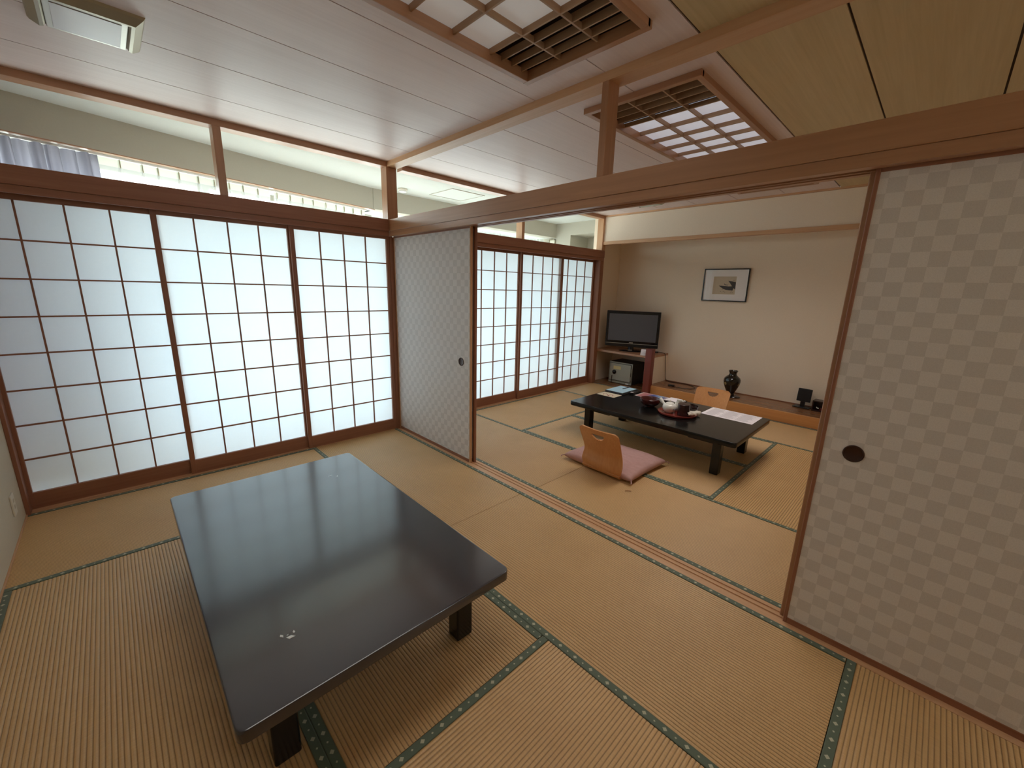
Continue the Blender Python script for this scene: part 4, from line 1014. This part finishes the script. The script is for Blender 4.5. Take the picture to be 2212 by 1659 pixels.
def leaflet_mat():
    m, nt, b = new_mat('leaflet_print'); tc = N(nt, 'ShaderNodeTexCoord'); sp = N(nt, 'ShaderNodeSeparateXYZ'); cr = N(nt, 'ShaderNodeValToRGB'); L = nt.links.new
    nz = N(nt, 'ShaderNodeTexNoise'); nz.inputs['Scale'].default_value = 22; L(tc.outputs['Object'], nz.inputs['Vector']); L(tc.outputs['Object'], sp.inputs[0])
    a = N(nt, 'ShaderNodeMath', operation='MULTIPLY_ADD'); a.inputs[1].default_value = -3.1; a.inputs[2].default_value = 0.35
    c = N(nt, 'ShaderNodeMath', operation='MULTIPLY_ADD'); c.inputs[1].default_value = 0.35; L(sp.outputs[1], a.inputs[0]); L(nz.outputs[0], c.inputs[0]); L(a.outputs[0], c.inputs[2]); L(c.outputs[0], cr.inputs[0])
    e = cr.color_ramp.elements; e[0].position = 0.0; e[0].color = (0.62, 0.45, 0.42, 1); e[1].position = 1.0; e[1].color = (0.55, 0.42, 0.42, 1)
    for p, col in ((0.2, (0.50, 0.16, 0.15, 1)), (0.38, (0.40, 0.20, 0.25, 1)), (0.45, (0.05, 0.08, 0.30, 1)), (0.62, (0.08, 0.13, 0.38, 1)), (0.72, (0.25, 0.38, 0.55, 1)), (0.85, (0.08, 0.12, 0.32, 1))):
        q = e.new(p); q.color = col
    L(cr.outputs[0], b.inputs['Base Color']); b.inputs['Roughness'].default_value = 0.3
    return m
t = tag(empty('colour_leaflet', (2.072, -1.650, ZT)), 'pink and blue colour leaflet behind the wooden bowl', 'leaflet')
B(-0.098, 0.098, -0.148, 0.150, 0, 0.0009).build('leaflet_edge', PAPER, t)
B(-0.090, 0.090, -0.140, 0.142, 0.0009, 0.0012).build('printed_face', leaflet_mat(), t)
t = tag(empty('memo_tray', (2.085, -1.885, ZT), 0.04), 'dark tray with a white memo pad behind the teapot', 'tray')
B(-0.078, 0.085, -0.100, 0.075, 0, 0.006).build('tray_base', DARKBR, t, 0.002)
B(-0.070, 0.074, -0.055, 0.066, 0.0062, 0.014).build('memo_pad', PAPER, t, 0.001)
MB().tube([(-0.06, -0.078, 0.010), (0.07, -0.083, 0.010)], 0.004, 8).build('pencil', BLACK, t, smooth=True)

t = tag(empty('wooden_bowl', (1.712, -1.810, ZT)), 'dark red lacquered bowl left of the tea tray', 'bowl')
MB().lathe([(0.046, 0.0), (0.047, 0.008), (0.062, 0.013), (0.084, 0.030), (0.094, 0.054), (0.095, 0.074), (0.0925, 0.0765), (0.089, 0.073), (0.086, 0.054), (0.072, 0.028), (0.045, 0.018), (0.0, 0.016)], 56).build('bowl_body', MAROON, t, smooth=True)

TR = (1.668, -2.105, ZT)
t = tag(empty('tea_tray', TR), 'round red lacquer tray holding the tea set', 'tray')
MB().lathe([(0.150, 0.0), (0.163, 0.003), (0.169, 0.012), (0.170, 0.020), (0.167, 0.021), (0.163, 0.013), (0.155, 0.007), (0.0, 0.006)], 64).build('tray_dish', TRAYRED, t, smooth=True)
ZR = ZT + 0.0065
def teapot(loc, rz, s, label, with_knob=True):
    t = tag(empty('teapot', loc, rz), label, 'teapot')
    t.scale = (s, s, s * 1.12)
    MB().lathe([(0.034, 0.0), (0.036, 0.004), (0.054, 0.016), (0.064, 0.036), (0.062, 0.056), (0.050, 0.070), (0.036, 0.075), (0.033, 0.072)], 44, cap1=False).build('pot_body', PORC, t, smooth=True)
    MB().lathe([(0.037, 0.0745), (0.036, 0.079), (0.022, 0.086), (0.007, 0.089), (0.006, 0.094), (0.010, 0.099), (0.007, 0.104), (0.0, 0.105)], 32, cap0=True).build('lid', PORC, t, smooth=True)
    MB().tube([(0.052, 0, 0.036), (0.068, 0, 0.046), (0.079, 0, 0.064), (0.085, 0, 0.072)], [0.014, 0.010, 0.0075, 0.006], 12).build('spout', PORC, t, smooth=True)
    MB().tube([(0.0, 0.054, 0.050), (0.0, 0.074, 0.062), (0.0, 0.104, 0.082), (0.0, 0.116, 0.090)], [0.010, 0.012, 0.017, 0.0175], 16).build('side_handle', PORC, t, smooth=True)
    for k in range(3):
        a = -1.9 + 0.35 * k; M = Matrix.Translation(Vector((0.0642 * math.cos(a), 0.0642 * math.sin(a), 0.036))) @ Matrix.Rotation(a, 4, 'Z') @ Matrix.Rotation(PI / 2, 4, 'Y')
        MB().lathe([(0.006, -0.001), (0.005, 0.0004)], 8, M=M).build('painted_flower', BLUEPAINT, t)
    return t
teapot((1.640, -2.040, ZR), math.radians(-15), 0.98, 'round white porcelain teapot with a side handle on the red tray')
t = tag(empty('cooling_pitcher', (1.738, -2.085, ZR)), 'tall white porcelain pitcher behind the teapot on the tray', 'pitcher')
MB().lathe([(0.026, 0.0), (0.030, 0.004), (0.036, 0.03), (0.032, 0.07), (0.025, 0.095), (0.027, 0.106), (0.025, 0.106), (0.022, 0.095)], 36, cap1=False).build('pitcher_body', PORC, t, smooth=True)
MB().tube([(0.0, -0.024, 0.092), (0.0, -0.042, 0.104), (0.0, -0.052, 0.108)], [0.010, 0.008, 0.005], 10).build('lip', PORC, t, smooth=True)
MB().tube(smooth_path([(0.0, 0.032, 0.07), (0.0, 0.052, 0.078), (0.0, 0.056, 0.055), (0.0, 0.034, 0.034)], 4), 0.0045, 8).build('handle', PORC, t, smooth=True)
t = tag(empty('tea_caddy', (1.652, -2.165, ZR)), 'dark brown cylindrical tea caddy on the red tray', 'tea caddy')
MB().lathe([(0.050, 0.0), (0.052, 0.002), (0.052, 0.074)], 44).build('canister', DARKBR, t, smooth=True)
MB().lathe([(0.0535, 0.0745), (0.0535, 0.100), (0.050, 0.104), (0.0, 0.105)], 44).build('caddy_lid', DARKBR, t, smooth=True)
t = tag(empty('lidded_bowl', (1.772, -2.176, ZR)), 'brown lacquer bowl tucked behind the tea caddy on the tray', 'bowl')
MB().lathe([(0.026, 0.0), (0.027, 0.006), (0.050, 0.016), (0.064, 0.040), (0.067, 0.068), (0.0640, 0.069), (0.060, 0.042), (0.040, 0.018), (0.0, 0.014)], 44).build('bowl_body', DARKBR, t, smooth=True)
# folded towel
t = tag(empty('folded_towel', (1.706, -2.228, ZR + 0.002), math.radians(-12)), 'small white folded cloth on the right rim of the tray', 'cloth')
from mathutils import noise as _nz
def tw(u, v):
    x = (u - 0.5) * 0.165; a = 2 * PI * v; r = 0.025 * (1 - 0.5 * abs(2 * u - 1) ** 3) * (1 + 0.35 * _nz.noise(Vector((u * 7, math.cos(a), math.sin(a)))))
    return Vector((x, r * 1.25 * math.cos(a) + 0.012 * math.sin(u * 5), max(0.0, 0.016 + r * math.sin(a) + 0.006 * math.sin(u * 6 + 1))))
MB().sheet(tw, 26, 18).build('cloth_roll', TOWEL, t, smooth=True)
bpy.context.view_layer.update()
